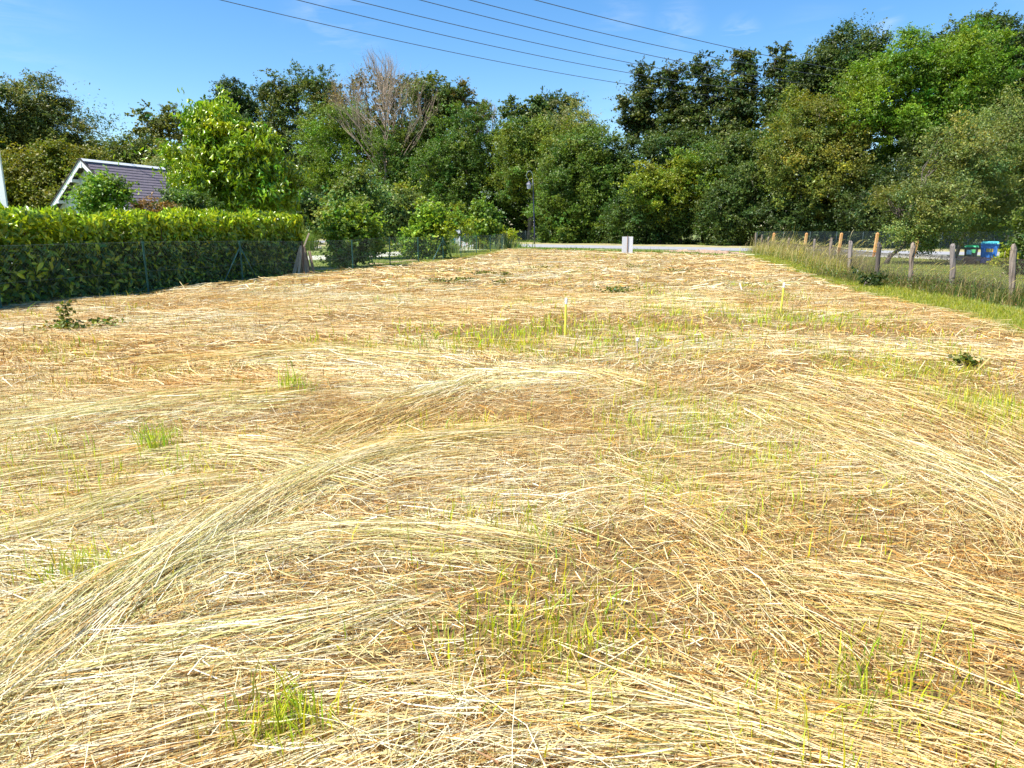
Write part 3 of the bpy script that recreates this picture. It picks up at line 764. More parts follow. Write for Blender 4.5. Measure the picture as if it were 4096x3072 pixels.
T('yellow green maple with bright fingers of leaves in front of the alders', RY(1450, 1.5), [(1440, 380, 60, 40), (1500, 395, 60, 38), (1550, 370, 50, 40), (1400, 410, 50, 36), (1460, 430, 60, 36)], (.15, .215, .02), group='hedge trees along the road', name='maple_tree', base=(1470, 0), k=1.1, leaf=.19, clump=.7, flat=.45, seed=159, trunk=.25)
T('deep green hedge tree directly behind the white sign board', RY(1390, .6), [(1370, 470, 60, 56), (1440, 475, 60, 54), (1500, 480, 60, 50)], (.05, .10, .022), group='hedge trees along the road', name='hornbeam_tree', k=1.5, leaf=.16, clump=.55, seed=160, trunk=.22)
T('deep green hedge tree where the old post fence begins', RY(1600, .6), [(1560, 470, 50, 56), (1620, 470, 60, 56), (1600, 410, 60, 50)], (.055, .10, .025), group='hedge trees along the road', name='hornbeam_tree', k=1.5, leaf=.16, clump=.55, seed=161, trunk=.22)
T('mid green oak below the pair of spires', RY(1640, 6), [(1620, 350, 60, 56), (1680, 330, 50, 56), (1570, 340, 44, 40)], (.07, .115, .03), group=GB, k=1.1, leaf=.19, clump=.7, seed=162, trunk=.3)
T('large pale green linden with a smooth rounded top, right of centre', RY(1770, 2.2), [(1765, 290, 70, 70), (1720, 350, 70, 66), (1820, 350, 70, 70), (1760, 410, 90, 66), (1860, 420, 66, 60)], (.12, .155, .03), group='hedge trees along the road', name='linden_tree', k=1.3, leaf=.16, clump=.62, seed=163, trunk=.4)
T('bright green feathery locust, tallest tree of the right half', RY(2000, 6), [(1985, 120, 56, 46), (2080, 110, 60, 48), (1920, 170, 70, 56), (2020, 190, 90, 60), (2110, 190, 60, 70), (1880, 240, 60, 50), (1960, 270, 90, 60), (2060, 290, 90, 60), (1990, 340, 60, 40)], (.10, .19, .015), group=GB, name='locust_tree', base=(2010, 0), k=.95, leaf=.2, wid=.38, clump=.8, flat=.4, seed=164, trunk=.4, shell=.6)
T('dark hedge tree behind the wire netting at the foot of the linden', RY(1720, .8), [(1690, 470, 56, 52), (1760, 480, 60, 50), (1830, 480, 60, 50)], (.045, .085, .025), group='hedge trees along the road', name='hornbeam_tree', k=1.5, leaf=.15, clump=.5, seed=165, trunk=.22)
T('shaded hedge tree behind the leaning trunk tree, over the wire netting', RY(1950, 1), [(1900, 450, 66, 80), (1980, 420, 80, 90), (2080, 420, 90, 100), (2180, 430, 90, 100)], (.04, .07, .022), group='hedge trees along the road', k=1.2, leaf=.16, clump=.6, seed=166, trunk=.3)
T('shaded understory tree left of the dome hornbeam, over the far garden shrubs', RY(720, 2), [(690, 450, 60, 56), (760, 440, 60, 50), (640, 470, 50, 50)], (.06, .10, .03), group=GB, k=1, leaf=.22, clump=.8, seed=167, trunk=.25)
T('dark understory tree behind the gate pillar', RY(950, 2), [(880, 470, 60, 50), (960, 485, 60, 46), (1040, 490, 44, 40), (800, 480, 44, 44)], (.045, .08, .022), group=GB, k=1, leaf=.2, clump=.7, seed=168, trunk=.25)
# mass of the wood behind everything
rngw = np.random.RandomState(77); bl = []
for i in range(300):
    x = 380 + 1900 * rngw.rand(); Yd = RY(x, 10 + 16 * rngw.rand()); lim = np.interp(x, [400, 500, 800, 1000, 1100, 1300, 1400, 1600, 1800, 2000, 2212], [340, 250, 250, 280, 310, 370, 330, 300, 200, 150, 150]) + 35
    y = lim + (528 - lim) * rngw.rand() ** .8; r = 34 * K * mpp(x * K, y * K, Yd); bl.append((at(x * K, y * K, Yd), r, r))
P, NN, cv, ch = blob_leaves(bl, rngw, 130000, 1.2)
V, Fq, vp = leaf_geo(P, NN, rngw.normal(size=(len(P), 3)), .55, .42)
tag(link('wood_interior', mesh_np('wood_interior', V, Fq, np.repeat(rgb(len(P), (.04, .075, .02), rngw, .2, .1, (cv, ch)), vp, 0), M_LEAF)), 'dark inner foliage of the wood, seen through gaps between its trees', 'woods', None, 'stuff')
N_TRIS += 104000 + 170000

# ------------------------------------------------------------------ PART 2: fences, hedge, cottage, garden, bins, wires
def depth_of(px, py): return G(px, py).y


def top_z(px, py, base):           # height at which a vertical over base meets photo row py
    return at(px, py, base.y).z


M_GREENP = mat_noise('green_coated_steel', (.035, .12, .10), (.07, .20, .17), 9, .45, 0, metallic=.2)
M_WIRE = mat_noise('fence_wire', (.10, .14, .135), (.20, .25, .24), 30, .4, 0, metallic=.4)
M_DWIRE = mat_noise('dark_green_wire', (.008, .025, .028), (.018, .05, .055), 30, .6)
M_NET = mat_noise('rusty_netting_wire', (.05, .035, .03), (.12, .09, .07), 30, .6, metallic=.3)


def wires_mesh(name, pts, hs, step, r, mat, z0=0.02, cellh=None):
    """diamond wire netting along a polyline of posts: straight wires in both diagonals"""
    P = np.array([(p.x, p.y) for p in pts]); seg = np.linalg.norm(np.diff(P, axis=0), axis=1); cum = np.concatenate([[0], np.cumsum(seg)]); Lt = cum[-1]
    hs = np.array(hs) if hasattr(hs, '__len__') else np.full(len(pts), hs)
    hm = hs.max(); A = []; B = []
    st = step(0) if callable(step) else step
    s = -hm
    while s < Lt:
        st = step(max(s, 0)) if callable(step) else step
        for dr in (1, -1):
            a = s if dr == 1 else s + hm; b = s + hm if dr == 1 else s
            n = 4
            for i in range(n):
                sa = a + (b - a) * i / n; sb = a + (b - a) * (i + 1) / n; za = hm * i / n; zb = hm * (i + 1) / n
                if min(sa, sb) < 0 or max(sa, sb) > Lt: continue
                k1 = np.interp(sa, cum, hs) / hm; k2 = np.interp(sb, cum, hs) / hm
                A.append((np.interp(sa, cum, P[:, 0]), np.interp(sa, cum, P[:, 1]), z0 + za * k1)); B.append((np.interp(sb, cum, P[:, 0]), np.interp(sb, cum, P[:, 1]), z0 + zb * k2))
        s += st
    A = np.array(A); B = np.array(B); d = unit(B - A); x = unit(np.cross(d, np.array([[0.3, .9, .1]]))); y = np.cross(d, x)
    rr = np.array([r(q) if callable(r) else r for q in A[:, 1]])[:, None]
    V = []
    for E in (A, B):
        for kq in range(3):
            an = 2 * math.pi * kq / 3; V.append(E + (x * math.cos(an) + y * math.sin(an)) * rr)
    V = np.stack(V, 1).reshape(-1, 3); q = np.array([[0, 1, 4, 3], [1, 2, 5, 4], [2, 0, 3, 5]])
    Fq = (np.arange(len(A))[:, None, None] * 6 + q[None]).reshape(-1, 4)
    return mesh_np(name, V, Fq, None, mat)


def tube_obj(name, pts, r, mat, parent, n=6, smooth=True):
    mb = MB(); mb.tube(pts, r, n); return mb.build(name, mat, parent, smooth=smooth)


# ---- left chain link fence
LP = [(595, 1177, 570, 970), (972, 1130, 960, 966), (1218, 1111, 1210, 972), (1413, 1085, 1408, 962), (1561, 1066, 1557, 950), (1674, 1051, 1671, 950), (1773, 1040, 1772, 952),
      (1844, 1030, 1843, 956), (1906, 1017, 1906, 945), (1961, 1010, 1961, 945), (2008, 1001, 2008, 937), (2047, 987, 2046, 930)]
bases = [G(a, b) for a, b, c, d in LP]
first = bases[0] + (bases[0] - bases[1]) * 1.0; second = bases[0] + (bases[0] - bases[1]) * 2.2
line = [second, first] + bases
fence = empty('chain_link_fence', line[2]); tag(fence, 'green chain link fence along the laurel hedge and garden, left of the field', 'fence')
fo = Vector(fence.location)
hs = []
for i, b in enumerate(line):
    h = 1.25 if i < 2 else min(1.3, max(1.15, top_z(LP[i - 2][2], LP[i - 2][3], b)))
    hs.append(h); w = .045
    m = MB(); m.box((0, 0, h / 2), (w, .012, h)); m.box((0, -.02, h / 2), (.01, .035, h)); m.box((0, -.005, h + .01), (w + .01, .03, .02))
    m.build('post', M_GREENP if i != 4 else M_NET, fence, b - fo)
for i, dirs in ((3, (-1, 1)), (8, (-1, 1))):
    for sgn in dirs:
        u = (line[i + 1] - line[i - 1]).normalized(); p = line[i]
        tube_obj('brace', [p + Vector((0, 0, 1.05)) - fo, p + u * sgn * (.75 if i == 3 else 1.5) + Vector((0, -.15, 0)) - fo], .018, M_GREENP, fence)
u = Vector((-.62, .5, 0)); corner = line[-1]
tube_obj('post', [corner + Vector((-.55, -.3, 0)) - fo, corner + Vector((-.55, -.3, 1.3)) - fo], .03, M_GREENP, fence)
for zf in (.06, .42, .985):
    tube_obj('tension_wire', [p + Vector((0, -.02, .03 + h * zf)) - fo for p, h in zip(line, hs)], .0035, M_WIRE, fence, 4)
lm = wires_mesh('wire_mesh', [p - fo for p in line], hs, lambda s: .072 if s < 30 else .12, lambda y: .0008 + .00001 * max(0, y + 10), M_WIRE)
o = link('wire_mesh', lm, fence); o['kind'] = 'stuff'

# ---- laurel hedge
rng = np.random.RandomState(41)
hd = (bases[1] - bases[0]).normalized(); hn = Vector((hd.y, -hd.x, 0))      # hn points at the field
pend = G(1172, 1092); s_end = (pend - bases[0]).dot(hd)
L0 = -9.0; HT = 1.35
hc = bases[0] - hn * (.42 + HT / 2)
hedge = empty('laurel_hedge', hc + hd * (s_end - 5)); tag(hedge, 'long clipped cherry laurel hedge with glossy lime green leaves behind the left fence', 'hedge')
ho = np.array(hedge.location)


def hpos(s, t, z):
    s = np.asarray(s)[:, None]; t = np.asarray(t)[:, None]
    return np.array(hc)[None] + np.array(hd)[None] * s + np.array(hn)[None] * t + np.array([[0, 0, 1.]]) * np.asarray(z)[:, None]


def htop(s): return 1.93 + .022 * np.clip(s, 0, 12) + .22 * (vn(s, s * 0, 2, 1.1) - .5) + .2 * (vn(s, s * 0, 4, .35) - .5)


def hedge_leaves(n, zone):
    Lh = s_end - L0
    if zone == 'face':
        s = L0 + rng.rand(n) * Lh; z = rng.rand(n) ** .85 * htop(s); t = HT / 2 + .16 * (vn(s, z, 5, .5) - .5) * 2 - rng.rand(n) ** 2 * .4
        t -= .18 * np.clip((z - 1.6) / .4, 0, 1) ** 2
        N0 = np.array(hn)[None] * .8 + np.array([[0, 0, .55]]); out = np.array(hn)
    elif zone == 'top':
        s = L0 + rng.rand(n) * Lh; t = (rng.rand(n) - .5) * HT * .98; z = htop(s) + .10 * (vn(s, t, 5, .4) - .5) * 2 - rng.rand(n) ** 2 * .25 - .25 * np.abs(t / HT * 2) ** 4
        N0 = np.array([[0, 0, .35]]) + np.array(hn)[None] * .25; out = np.array([0, 0, 1.])
    elif zone == 'end':
        t = (rng.rand(n) - .5) * HT; z = rng.rand(n) * htop(np.full(n, s_end)); s = s_end + .15 * (vn(t, z, 5, .4) - .5) * 2 - rng.rand(n) ** 2 * .4
        N0 = np.array(hd)[None] * .8 + np.array([[0, 0, .5]]); out = np.array(hd)
    else:
        s = L0 + rng.rand(n) * Lh; t = (rng.rand(n) - .6) * HT * .8; z = rng.rand(n) * (htop(s) - .1); N0 = rng.normal(size=(n, 3)); out = np.array(hn)
    P = hpos(s, t, z); NN = unit(N0 + rng.normal(size=(n, 3)) * .42)
    if zone == 'top':
        A = unit(rng.normal(size=(n, 3)) * .5 + np.array([[0, 0, .95]])); NN = unit(np.cross(A, rng.normal(size=(n, 3))))
    else: A = unit(rng.normal(size=(n, 3)) + out[None] * .5 + np.array([[0, 0, -.15]]))
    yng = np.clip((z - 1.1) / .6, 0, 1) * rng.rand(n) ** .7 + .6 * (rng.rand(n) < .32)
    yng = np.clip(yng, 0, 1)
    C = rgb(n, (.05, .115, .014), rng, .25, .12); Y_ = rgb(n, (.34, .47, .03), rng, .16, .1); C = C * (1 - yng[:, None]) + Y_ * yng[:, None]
    return P, NN, A, .165 * np.exp(rng.normal(0, .2, n)), C


hv = []
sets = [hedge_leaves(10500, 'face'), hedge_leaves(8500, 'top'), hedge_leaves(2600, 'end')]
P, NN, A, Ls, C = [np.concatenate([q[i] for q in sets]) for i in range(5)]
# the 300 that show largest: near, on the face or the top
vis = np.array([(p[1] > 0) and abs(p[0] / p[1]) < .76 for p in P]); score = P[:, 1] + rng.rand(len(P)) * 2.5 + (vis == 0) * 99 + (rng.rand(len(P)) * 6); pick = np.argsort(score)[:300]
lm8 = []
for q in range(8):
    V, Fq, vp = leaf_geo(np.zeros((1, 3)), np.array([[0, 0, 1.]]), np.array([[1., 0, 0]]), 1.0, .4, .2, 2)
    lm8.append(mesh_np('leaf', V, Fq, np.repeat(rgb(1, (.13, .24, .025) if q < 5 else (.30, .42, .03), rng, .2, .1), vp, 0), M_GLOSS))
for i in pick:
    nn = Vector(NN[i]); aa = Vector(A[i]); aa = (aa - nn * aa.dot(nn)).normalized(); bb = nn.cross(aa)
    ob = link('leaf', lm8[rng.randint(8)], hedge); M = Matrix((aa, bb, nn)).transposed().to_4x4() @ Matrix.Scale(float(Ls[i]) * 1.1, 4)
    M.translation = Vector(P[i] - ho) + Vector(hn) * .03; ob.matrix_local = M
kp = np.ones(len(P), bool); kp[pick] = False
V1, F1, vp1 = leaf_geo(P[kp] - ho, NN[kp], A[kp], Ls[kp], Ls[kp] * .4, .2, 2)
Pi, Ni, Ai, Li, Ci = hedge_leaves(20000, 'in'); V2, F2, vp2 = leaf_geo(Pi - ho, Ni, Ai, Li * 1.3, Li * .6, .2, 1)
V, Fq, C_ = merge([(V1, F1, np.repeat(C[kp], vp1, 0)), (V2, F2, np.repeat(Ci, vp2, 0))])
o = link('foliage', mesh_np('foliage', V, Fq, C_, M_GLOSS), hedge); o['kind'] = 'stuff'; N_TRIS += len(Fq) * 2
mb = MB()
for i in range(26):
    s = L0 + (s_end - L0) * (i + .5) / 26; p = hpos([s], [0], [0])[0] - ho
    for q in range(3): limb(mb, p, p + np.array([rng.normal() * .3, rng.normal() * .25, 1.6]), .03, .008, rng, 4, .08, 4)
mb.build('stems', M_BARK, hedge)['kind'] = 'stuff'

# ---- cottage with dark shingle roof behind the hedge
M_PLANK = mat_noise('pale_blue_siding', (.62, .66, .70), (.74, .77, .80), 5, .6, .1, (1, 1, 1))
M_WHITE = mat_noise('white_paint', (.74, .75, .76), (.82, .82, .82), 6, .55)
M_SHING = mat_noise('slate_shingle', (.13, .105, .125), (.21, .175, .205), 12, .85, .3, (1, 1, 1), 8, c3=(.19, .16, .18))
M_DARKW = mat_noise('dark_timber', (.03, .025, .025), (.06, .05, .05), 6, .8)
A_ = at(322, 637, 31.0); B_ = G(655, 673, A_.z); rd = (B_ - A_); RL = rd.length; rd.normalize(); rn_ = Vector((rd.y, -rd.x, 0))
q = ray(399, 719); o_ = Vector((0, 0, H)); tt = (A_ - o_).dot(rd) / q.dot(rd); pr = o_ + q * tt; run = (pr - A_).dot(rn_); SL = (A_.z - pr.z) / run
EZ = 1.9; HWD = (A_.z - EZ) / SL; OV = .38
cot = empty('cottage', (A_.x, A_.y, 0), math.atan2(rd.y, rd.x) - math.pi / 2); tag(cot, 'small cottage with pale blue board gable and dark purple grey shingle roof behind the hedge', 'house')
# local frame: +Y along ridge, +X to the right slope, Z up; origin under the ridge tip
AZ = A_.z
mb = MB(); W2 = HWD - .45; wz = AZ - .12
mb.add([(-W2, OV, 0), (W2, OV, 0), (W2, OV, wz - W2 * SL), (0, OV, wz), (-W2, OV, wz - W2 * SL), (-W2, RL - OV, 0), (W2, RL - OV, 0), (W2, RL - OV, wz - W2 * SL), (0, RL - OV, wz), (-W2, RL - OV, wz - W2 * SL)],
       [(0, 1, 2, 3, 4), (9, 8, 7, 6, 5), (1, 6, 7, 2), (5, 0, 4, 9)])
wall = mb.build('wall', M_PLANK, cot)
PH = .15; nP = int(AZ / PH)
for i in range(nP):
    z0 = i * PH; z1 = z0 + PH
    def hw(z): return min(W2, (wz - z) / SL - .01)
    a, b = hw(z0), hw(z1 - .012)
    if a < .1: break
    b = max(b, .03); mb = MB(); y0, y1 = OV - .032, OV - .012
    mb.add([(-a, y0, z0), (a, y0, z0), (b, y1, z1 - .012), (-b, y1, z1 - .012), (-a, OV - .002, z0), (a, OV - .002, z0), (b, OV - .002, z1 - .012), (-b, OV - .002, z1 - .012)],
           [(0, 1, 2, 3), (7, 6, 5, 4), (1, 0, 4, 5), (1, 5, 6, 2), (3, 2, 6, 7), (0, 3, 7, 4)])
    mb.build('siding_board', M_PLANK, cot)
sl_ = math.sqrt(1 + SL * SL); rl = HWD * sl_
for sgn in (-1, 1):
    mb = MB(); e = Vector((sgn, 0, -SL)) / sl_; nrm_ = Vector((sgn * SL, 0, 1)) / sl_
    a = Vector((0, 0, AZ)); c0 = a - nrm_ * .10
    mb.add([c0, c0 + Vector((0, RL, 0)), c0 + e * rl + Vector((0, RL, 0)), c0 + e * rl, a - nrm_ * .03, a - nrm_ * .03 + Vector((0, RL, 0)), a - nrm_ * .03 + e * rl + Vector((0, RL, 0)), a - nrm_ * .03 + e * rl],
           [(0, 1, 2, 3), (7, 6, 5, 4), (0, 3, 7, 4), (1, 5, 6, 2), (3, 2, 6, 7), (0, 4, 5, 1)])
    roof = mb.build('roof', M_DARKW, cot)
    if sgn > 0:
        nC = 20; ch_ = rl / nC; sw = 1.0; ns = int(RL / sw) + 1
        sm = MB()
        for q3 in range(3):
            x0 = q3 * sw / 3 + .006; x1 = (q3 + 1) * sw / 3 - .006
            sm.add([(0, x0, .006), (0, x1, .006), (ch_ * 1.12, x1, .024), (ch_ * 1.12, x0, .024), (0, x0, 0), (0, x1, 0), (ch_ * 1.12, x1, .006), (ch_ * 1.12, x0, .006)],
                   [(0, 3, 2, 1), (0, 4, 7, 3), (3, 7, 6, 2), (1, 2, 6, 5)])
        smesh = sm.mesh('shingle_strip', M_SHING)
        Mloc = Matrix((e, Vector((0, 1, 0)), nrm_)).transposed().to_4x4()
        for r_ in range(nC):
            off = (r_ % 2) * sw / 6
            for c_ in range(ns):
                yy = c_ * sw + off
                if yy > RL - .02: continue
                oo = link('shingle_strip', smesh, roof); M = Mloc.copy(); scy = min(1, (RL - yy) / sw)
                M = M @ Matrix.Diagonal((1, scy, 1, 1)); M.translation = a - nrm_ * .028 + e * (r_ * ch_) + Vector((0, yy, 0)); oo.matrix_local = M
    # rake board and shadow trim
    mb = MB(); d0 = Vector((0, -.02, AZ - .02)); mb.bar(d0 - nrm_ * .07, d0 - nrm_ * .07 + e * (rl + .02), .03, .17, nrm_)
    mb.build('rake_board', M_WHITE, cot)
    mb = MB(); d0 = Vector((0, -.03, AZ + .02)); mb.bar(d0 + nrm_ * .01, d0 + nrm_ * .01 + e * (rl + .02), .07, .035, nrm_); mb.build('rake_trim', M_DARKW, cot)
    for u_ in (.28, .62):
        c = Vector((0, .14, AZ)) + e * rl * u_ - nrm_ * .2; mb = MB(); mb.box(c, (.10, .40, .13)); mb.build('bracket', M_WHITE, cot)
mb = MB(); mb.box((0, .14, AZ - .26), (.1, .4, .2)); mb.build('bracket', M_WHITE, cot)
mb = MB()
for sgn in (-1, 1):
    e = Vector((sgn, 0, -SL)) / sl_; mb.bar(Vector((0, RL / 2 - RL / 2, AZ + .03)) + e * .07, Vector((0, RL, AZ + .03)) + e * .07, .16, .02, Vector((sgn * SL, 0, 1)))
mb.build('ridge_cap', M_WHITE, cot)
mb = MB(); mb.tube([(-.95, .24, AZ - 1.15 * SL - .45), (-.95, .05, AZ - 1.15 * SL - .5)], [.05, .08], 10); mb.build('spotlight', M_WHITE, cot)
mb = MB(); mb.tube([(.05, .26, AZ - .58), (.05, .12, AZ - .62)], [.05, .07], 10); mb.build('spotlight', M_WHITE, cot)

# ---- corner of a second pale building at the left edge
e0 = at(-14, 560, 17.0); e1 = at(27, 835, 17.0)
nb = empty('board_house', (e1.x, 17.0, 0)); tag(nb, 'sliver of a pale blue board building at the far left edge above the hedge', 'house')
sx = (e1.x - e0.x) / (e0.z - e1.z)
for i in range(32):
    z0 = i * .13; xr = (e1.z - z0) * sx - .12
    if i == 0: pass
    mb = MB(); mb.add([(-4, -.03, z0), (xr, -.03, z0), (xr - .13 * sx, -.01, z0 + .12), (-4, -.01, z0 + .12), (-4, .02, z0), (xr, .02, z0), (xr - .13 * sx, .02, z0 + .12), (-4, .02, z0 + .12)],
                      [(0, 1, 2, 3), (7, 6, 5, 4), (1, 0, 4, 5), (1, 5, 6, 2), (3, 2, 6, 7), (0, 3, 7, 4)])
    mb.build('siding_board', M_PLANK, nb)
mb = MB(); mb.bar(((e1.z) * sx, -.06, 0), ((e1.z - 4.4) * sx, -.06, 4.4), .14, .05, (0, -1, 0)); mb.build('corner_board', M_WHITE, nb)
mb = MB(); zt = e1.z + .1; mb.add([(-4, .03, 0), (zt * sx - .2, .03, 0), (-4, .03, zt), (-4, .5, 0), (zt * sx - .2, .5, 0), (-4, .5, zt)], [(0, 1, 2), (5, 4, 3), (1, 4, 5, 2), (0, 2, 5, 3)]); mb.build('wall', M_PLANK, nb)

# ---- garden plants on the left
def S(label, base_py, blobs, col, **kw):
    bx = kw.pop('bx', sum(b[0] for b in blobs) / len(blobs)); Yb = depth_of(bx * K, base_py)
    kw.setdefault('name', 'shrub'); kw.setdefault('cat', 'shrub'); kw.setdefault('trunk', .05); kw.setdefault('clump', .35); kw.setdefault('leaf', .11)
    return T(label, Yb, blobs, col, base=(bx, 0), **kw)


T('young cherry tree with bright drooping leaves behind the right end of the laurel hedge', 27, [(470, 285, 46, 36), (505, 320, 70, 60), (440, 360, 58, 54), (560, 355, 55, 52), (500, 395, 90, 60), (595, 400, 36, 42), (430, 410, 46, 40), (565, 320, 40, 36)], (.17, .27, .02),
  name='cherry_tree', k=.42, leaf=.19, wid=.36, clump=.42, up=.3, droop=.5, shell=.55, detail=2, mat=M_GLOSS, seed=201, trunk=.11, base=(520, 0), twigs=8, singles=300)
T('round apple shrub with crisp green leaves in front of the cottage gable', 22, [(228, 430, 44, 34), (205, 430, 26, 26), (262, 430, 28, 28), (232, 405, 22, 18)], (.13, .24, .035), name='apple_tree', cat='shrub', k=.5, leaf=.085, wid=.7, clump=.28, seed=202, trunk=.06, detail=1)
T('straggly reddish brown shrub at the foot of the cottage roof', 23, [(305, 456, 24, 16), (335, 450, 18, 18), (355, 458, 24, 14)], (.17, .12, .04), name='shrub', cat='shrub', k=.5, leaf=.07, clump=.22, seed=203, trunk=.04)
T('dark leafed shrub between the cottage roof and the cherry tree', 24, [(395, 440, 34, 30), (425, 450, 34, 28), (370, 455, 24, 22)], (.06, .12, .03), name='shrub', cat='shrub', k=.6, leaf=.08, clump=.25, seed=204, trunk=.04)
S('broad viburnum bush with lime leaves just behind the third fence post', 1068, [(765, 505, 42, 42), (748, 545, 30, 30), (785, 540, 32, 32), (762, 470, 30, 24)], (.14, .24, .03), name='viburnum_bush', k=1.1, leaf=.12, wid=.75, clump=.33, seed=211, bx=765)
S('taller grey green apple tree directly behind the viburnum bush', 1035, [(770, 425, 40, 36), (745, 455, 36, 34), (800, 455, 34, 36), (772, 405, 22, 16), (790, 490, 30, 30)], (.12, .185, .05), name='apple_tree', cat='tree', k=.9, leaf=.14, clump=.4, seed=212, bx=770)
S('small leaning young tree left of the viburnum bush', 1000, [(716, 480, 16, 30), (722, 450, 12, 16)], (.10, .16, .04), name='young_tree', cat='tree', k=.7, leaf=.14, clump=.3, seed=213, bx=717, trunk=.03)
S('grey green apple tree with a forked pale trunk on the far lawn', 1000, [(850, 455, 46, 38), (835, 485, 34, 30), (870, 490, 34, 30), (848, 430, 26, 16)], (.10, .165, .05), name='apple_tree', cat='tree', k=.8, leaf=.2, clump=.5, seed=214, bx=852, trunk=.09)
S('yellow green pear tree right of the forked apple tree', 992, [(885, 445, 28, 34), (900, 475, 24, 30), (880, 485, 20, 24)], (.16, .21, .03), name='pear_tree', cat='tree', k=.8, leaf=.2, clump=.5, seed=215, bx=888, trunk=.08)
S('dark trunked plum tree seen left of the forked apple tree', 988, [(826, 470, 22, 30), (815, 440, 18, 20)], (.09, .14, .04), name='plum_tree', cat='tree', k=.8, leaf=.2, clump=.5, seed=216, bx=828, trunk=.12)
S('bright viburnum bush behind the sixth fence post, dark base', 1036, [(920, 505, 34, 36), (905, 530, 24, 24), (935, 530, 26, 24), (925, 480, 24, 16)], (.14, .25, .03), name='viburnum_bush', k=1.2, leaf=.14, wid=.75, clump=.36, seed=217, bx=920)
S('peach tree with pointed yellow green leaves in front of the gate pillar', 1008, [(962, 485, 28, 24), (985, 490, 18, 22), (945, 480, 18, 18), (975, 465, 16, 12)], (.19, .27, .02), name='peach_tree', cat='tree', k=1.0, leaf=.2, wid=.3, clump=.35, droop=.4, seed=218, bx=975, trunk=.07)
S('oval hazel bush between the gate and the fence corner', 996, [(1045, 480, 26, 30), (1040, 508, 24, 26), (1052, 460, 18, 16)], (.12, .21, .03), name='hazel_bush', k=1.3, leaf=.2, wid=.75, clump=.45, seed=219, bx=1046)
S('small yellow green bush over the iris clump at the fence corner', 992, [(1075, 512, 16, 12), (1092, 514, 14, 10), (1080, 503, 9, 7)], (.24, .30, .02), name='euonymus_bush', k=1.5, leaf=.16, clump=.35, seed=220, bx=1082)
S('rounded dark green bush at the left end of the far road', 978, [(668, 458, 30, 38), (700, 470, 26, 30)], (.055, .10, .03), name='shrub', k=1.1, leaf=.26, clump=.7, seed=221, bx=675, trunk=.1)
S('low bright sumac bush left of the far road end', 975, [(640, 505, 20, 16), (690, 500, 26, 14), (660, 490, 20, 14)], (.15, .20, .03), name='shrub', k=1.1, leaf=.24, clump=.6, seed=222, bx=655)
for lab, px, py, h_, sd in [('small rosette sapling left of the viburnum bush with a mulch ring', 1312, 1060, .75, 1), ('thin sapling in a mulch ring between the third and fourth fence posts', 1578, 1040, .7, 2), ('short young plant in the grass right of the viburnum bush', 1500, 1050, .9, 3), ('tiny twig sapling near the fifth fence post', 1650, 1040, .5, 4)]:
    p = G(px, py); y2 = at(px, py - 30, p.y); rngp = np.random.RandomState(sd)
    r_ = empty('sapling', p); tag(r_, lab, 'sapling', 'saplings planted on the garden lawn')
    mb = MB(); limb(mb, (0, 0, 0), (.03, 0, h_ * .8), .012, .005, rngp, 4, .05, 4); mb.build('trunk', M_BARK, r_)
    Pq, Nq, c1, c2 = blob_leaves([(Vector((0, 0, h_ * .7)), .22, h_ * .35)], rngp, 200, .1); V, Fq, vp = leaf_geo(Pq, Nq, rngp.normal(size=(len(Pq), 3)), .11, .07)
    link('crown', mesh_np('crown', V, Fq, np.repeat(rgb(len(Pq), (.10, .17, .03), rngp), vp, 0), M_LEAF), r_)['kind'] = 'stuff'
M_MULCH = mat_noise('mulch', (.26, .18, .10), (.48, .36, .22), 30, .95, .6)
for lab, px, py, rr in [('straw mulch ring in front of the viburnum bush', 1318, 1077, .75), ('straw mulch ring under the thin sapling', 1586, 1048, .55), ('straw mulch ring right beside the viburnum bush shadow', 1500, 1056, .5), ('straw mulch ring by the fifth fence post', 1648, 1042, .5)]:
    p = G(px, py); mb = MB(); vs = [(0, 0, .05)]; n = 18; rngp = np.random.RandomState(px)
    for i in range(n): a = 6.283 * i / n; q_ = rr * (1 + .12 * rngp.normal()); vs.append((q_ * math.cos(a), q_ * math.sin(a), .004))
    mb.add(vs, [(0, 1 + i, 1 + (i + 1) % n) for i in range(n)]); o = mb.build('mulch_ring', M_MULCH, None, p); tag(o, lab, 'mulch', 'mulch rings on the garden lawn')


def clump_obj(name, label, cat, p, n, rad, h, w, col, seed, lean=.4, group=None, yel=0):
    rg = np.random.RandomState(seed); x = rg.normal(0, rad * .5, n); y = rg.normal(0, rad * .5, n); c = rgb(n, col, rg, .22, .12)
    if yel: m_ = rg.rand(n) < yel; c[m_] = np.array((.55, .48, .2)) * .9
    V, Fq, C = blades(x, y, np.zeros(n), h * np.exp(rg.normal(0, .25, n)), np.full(n, w), c, rg, lean, 4)
    o = empty(name, p); link('leaves', mesh_np('leaves', V, Fq, C, M_BLADE), o)['kind'] = 'stuff'; tag(o, label, cat, group); return o


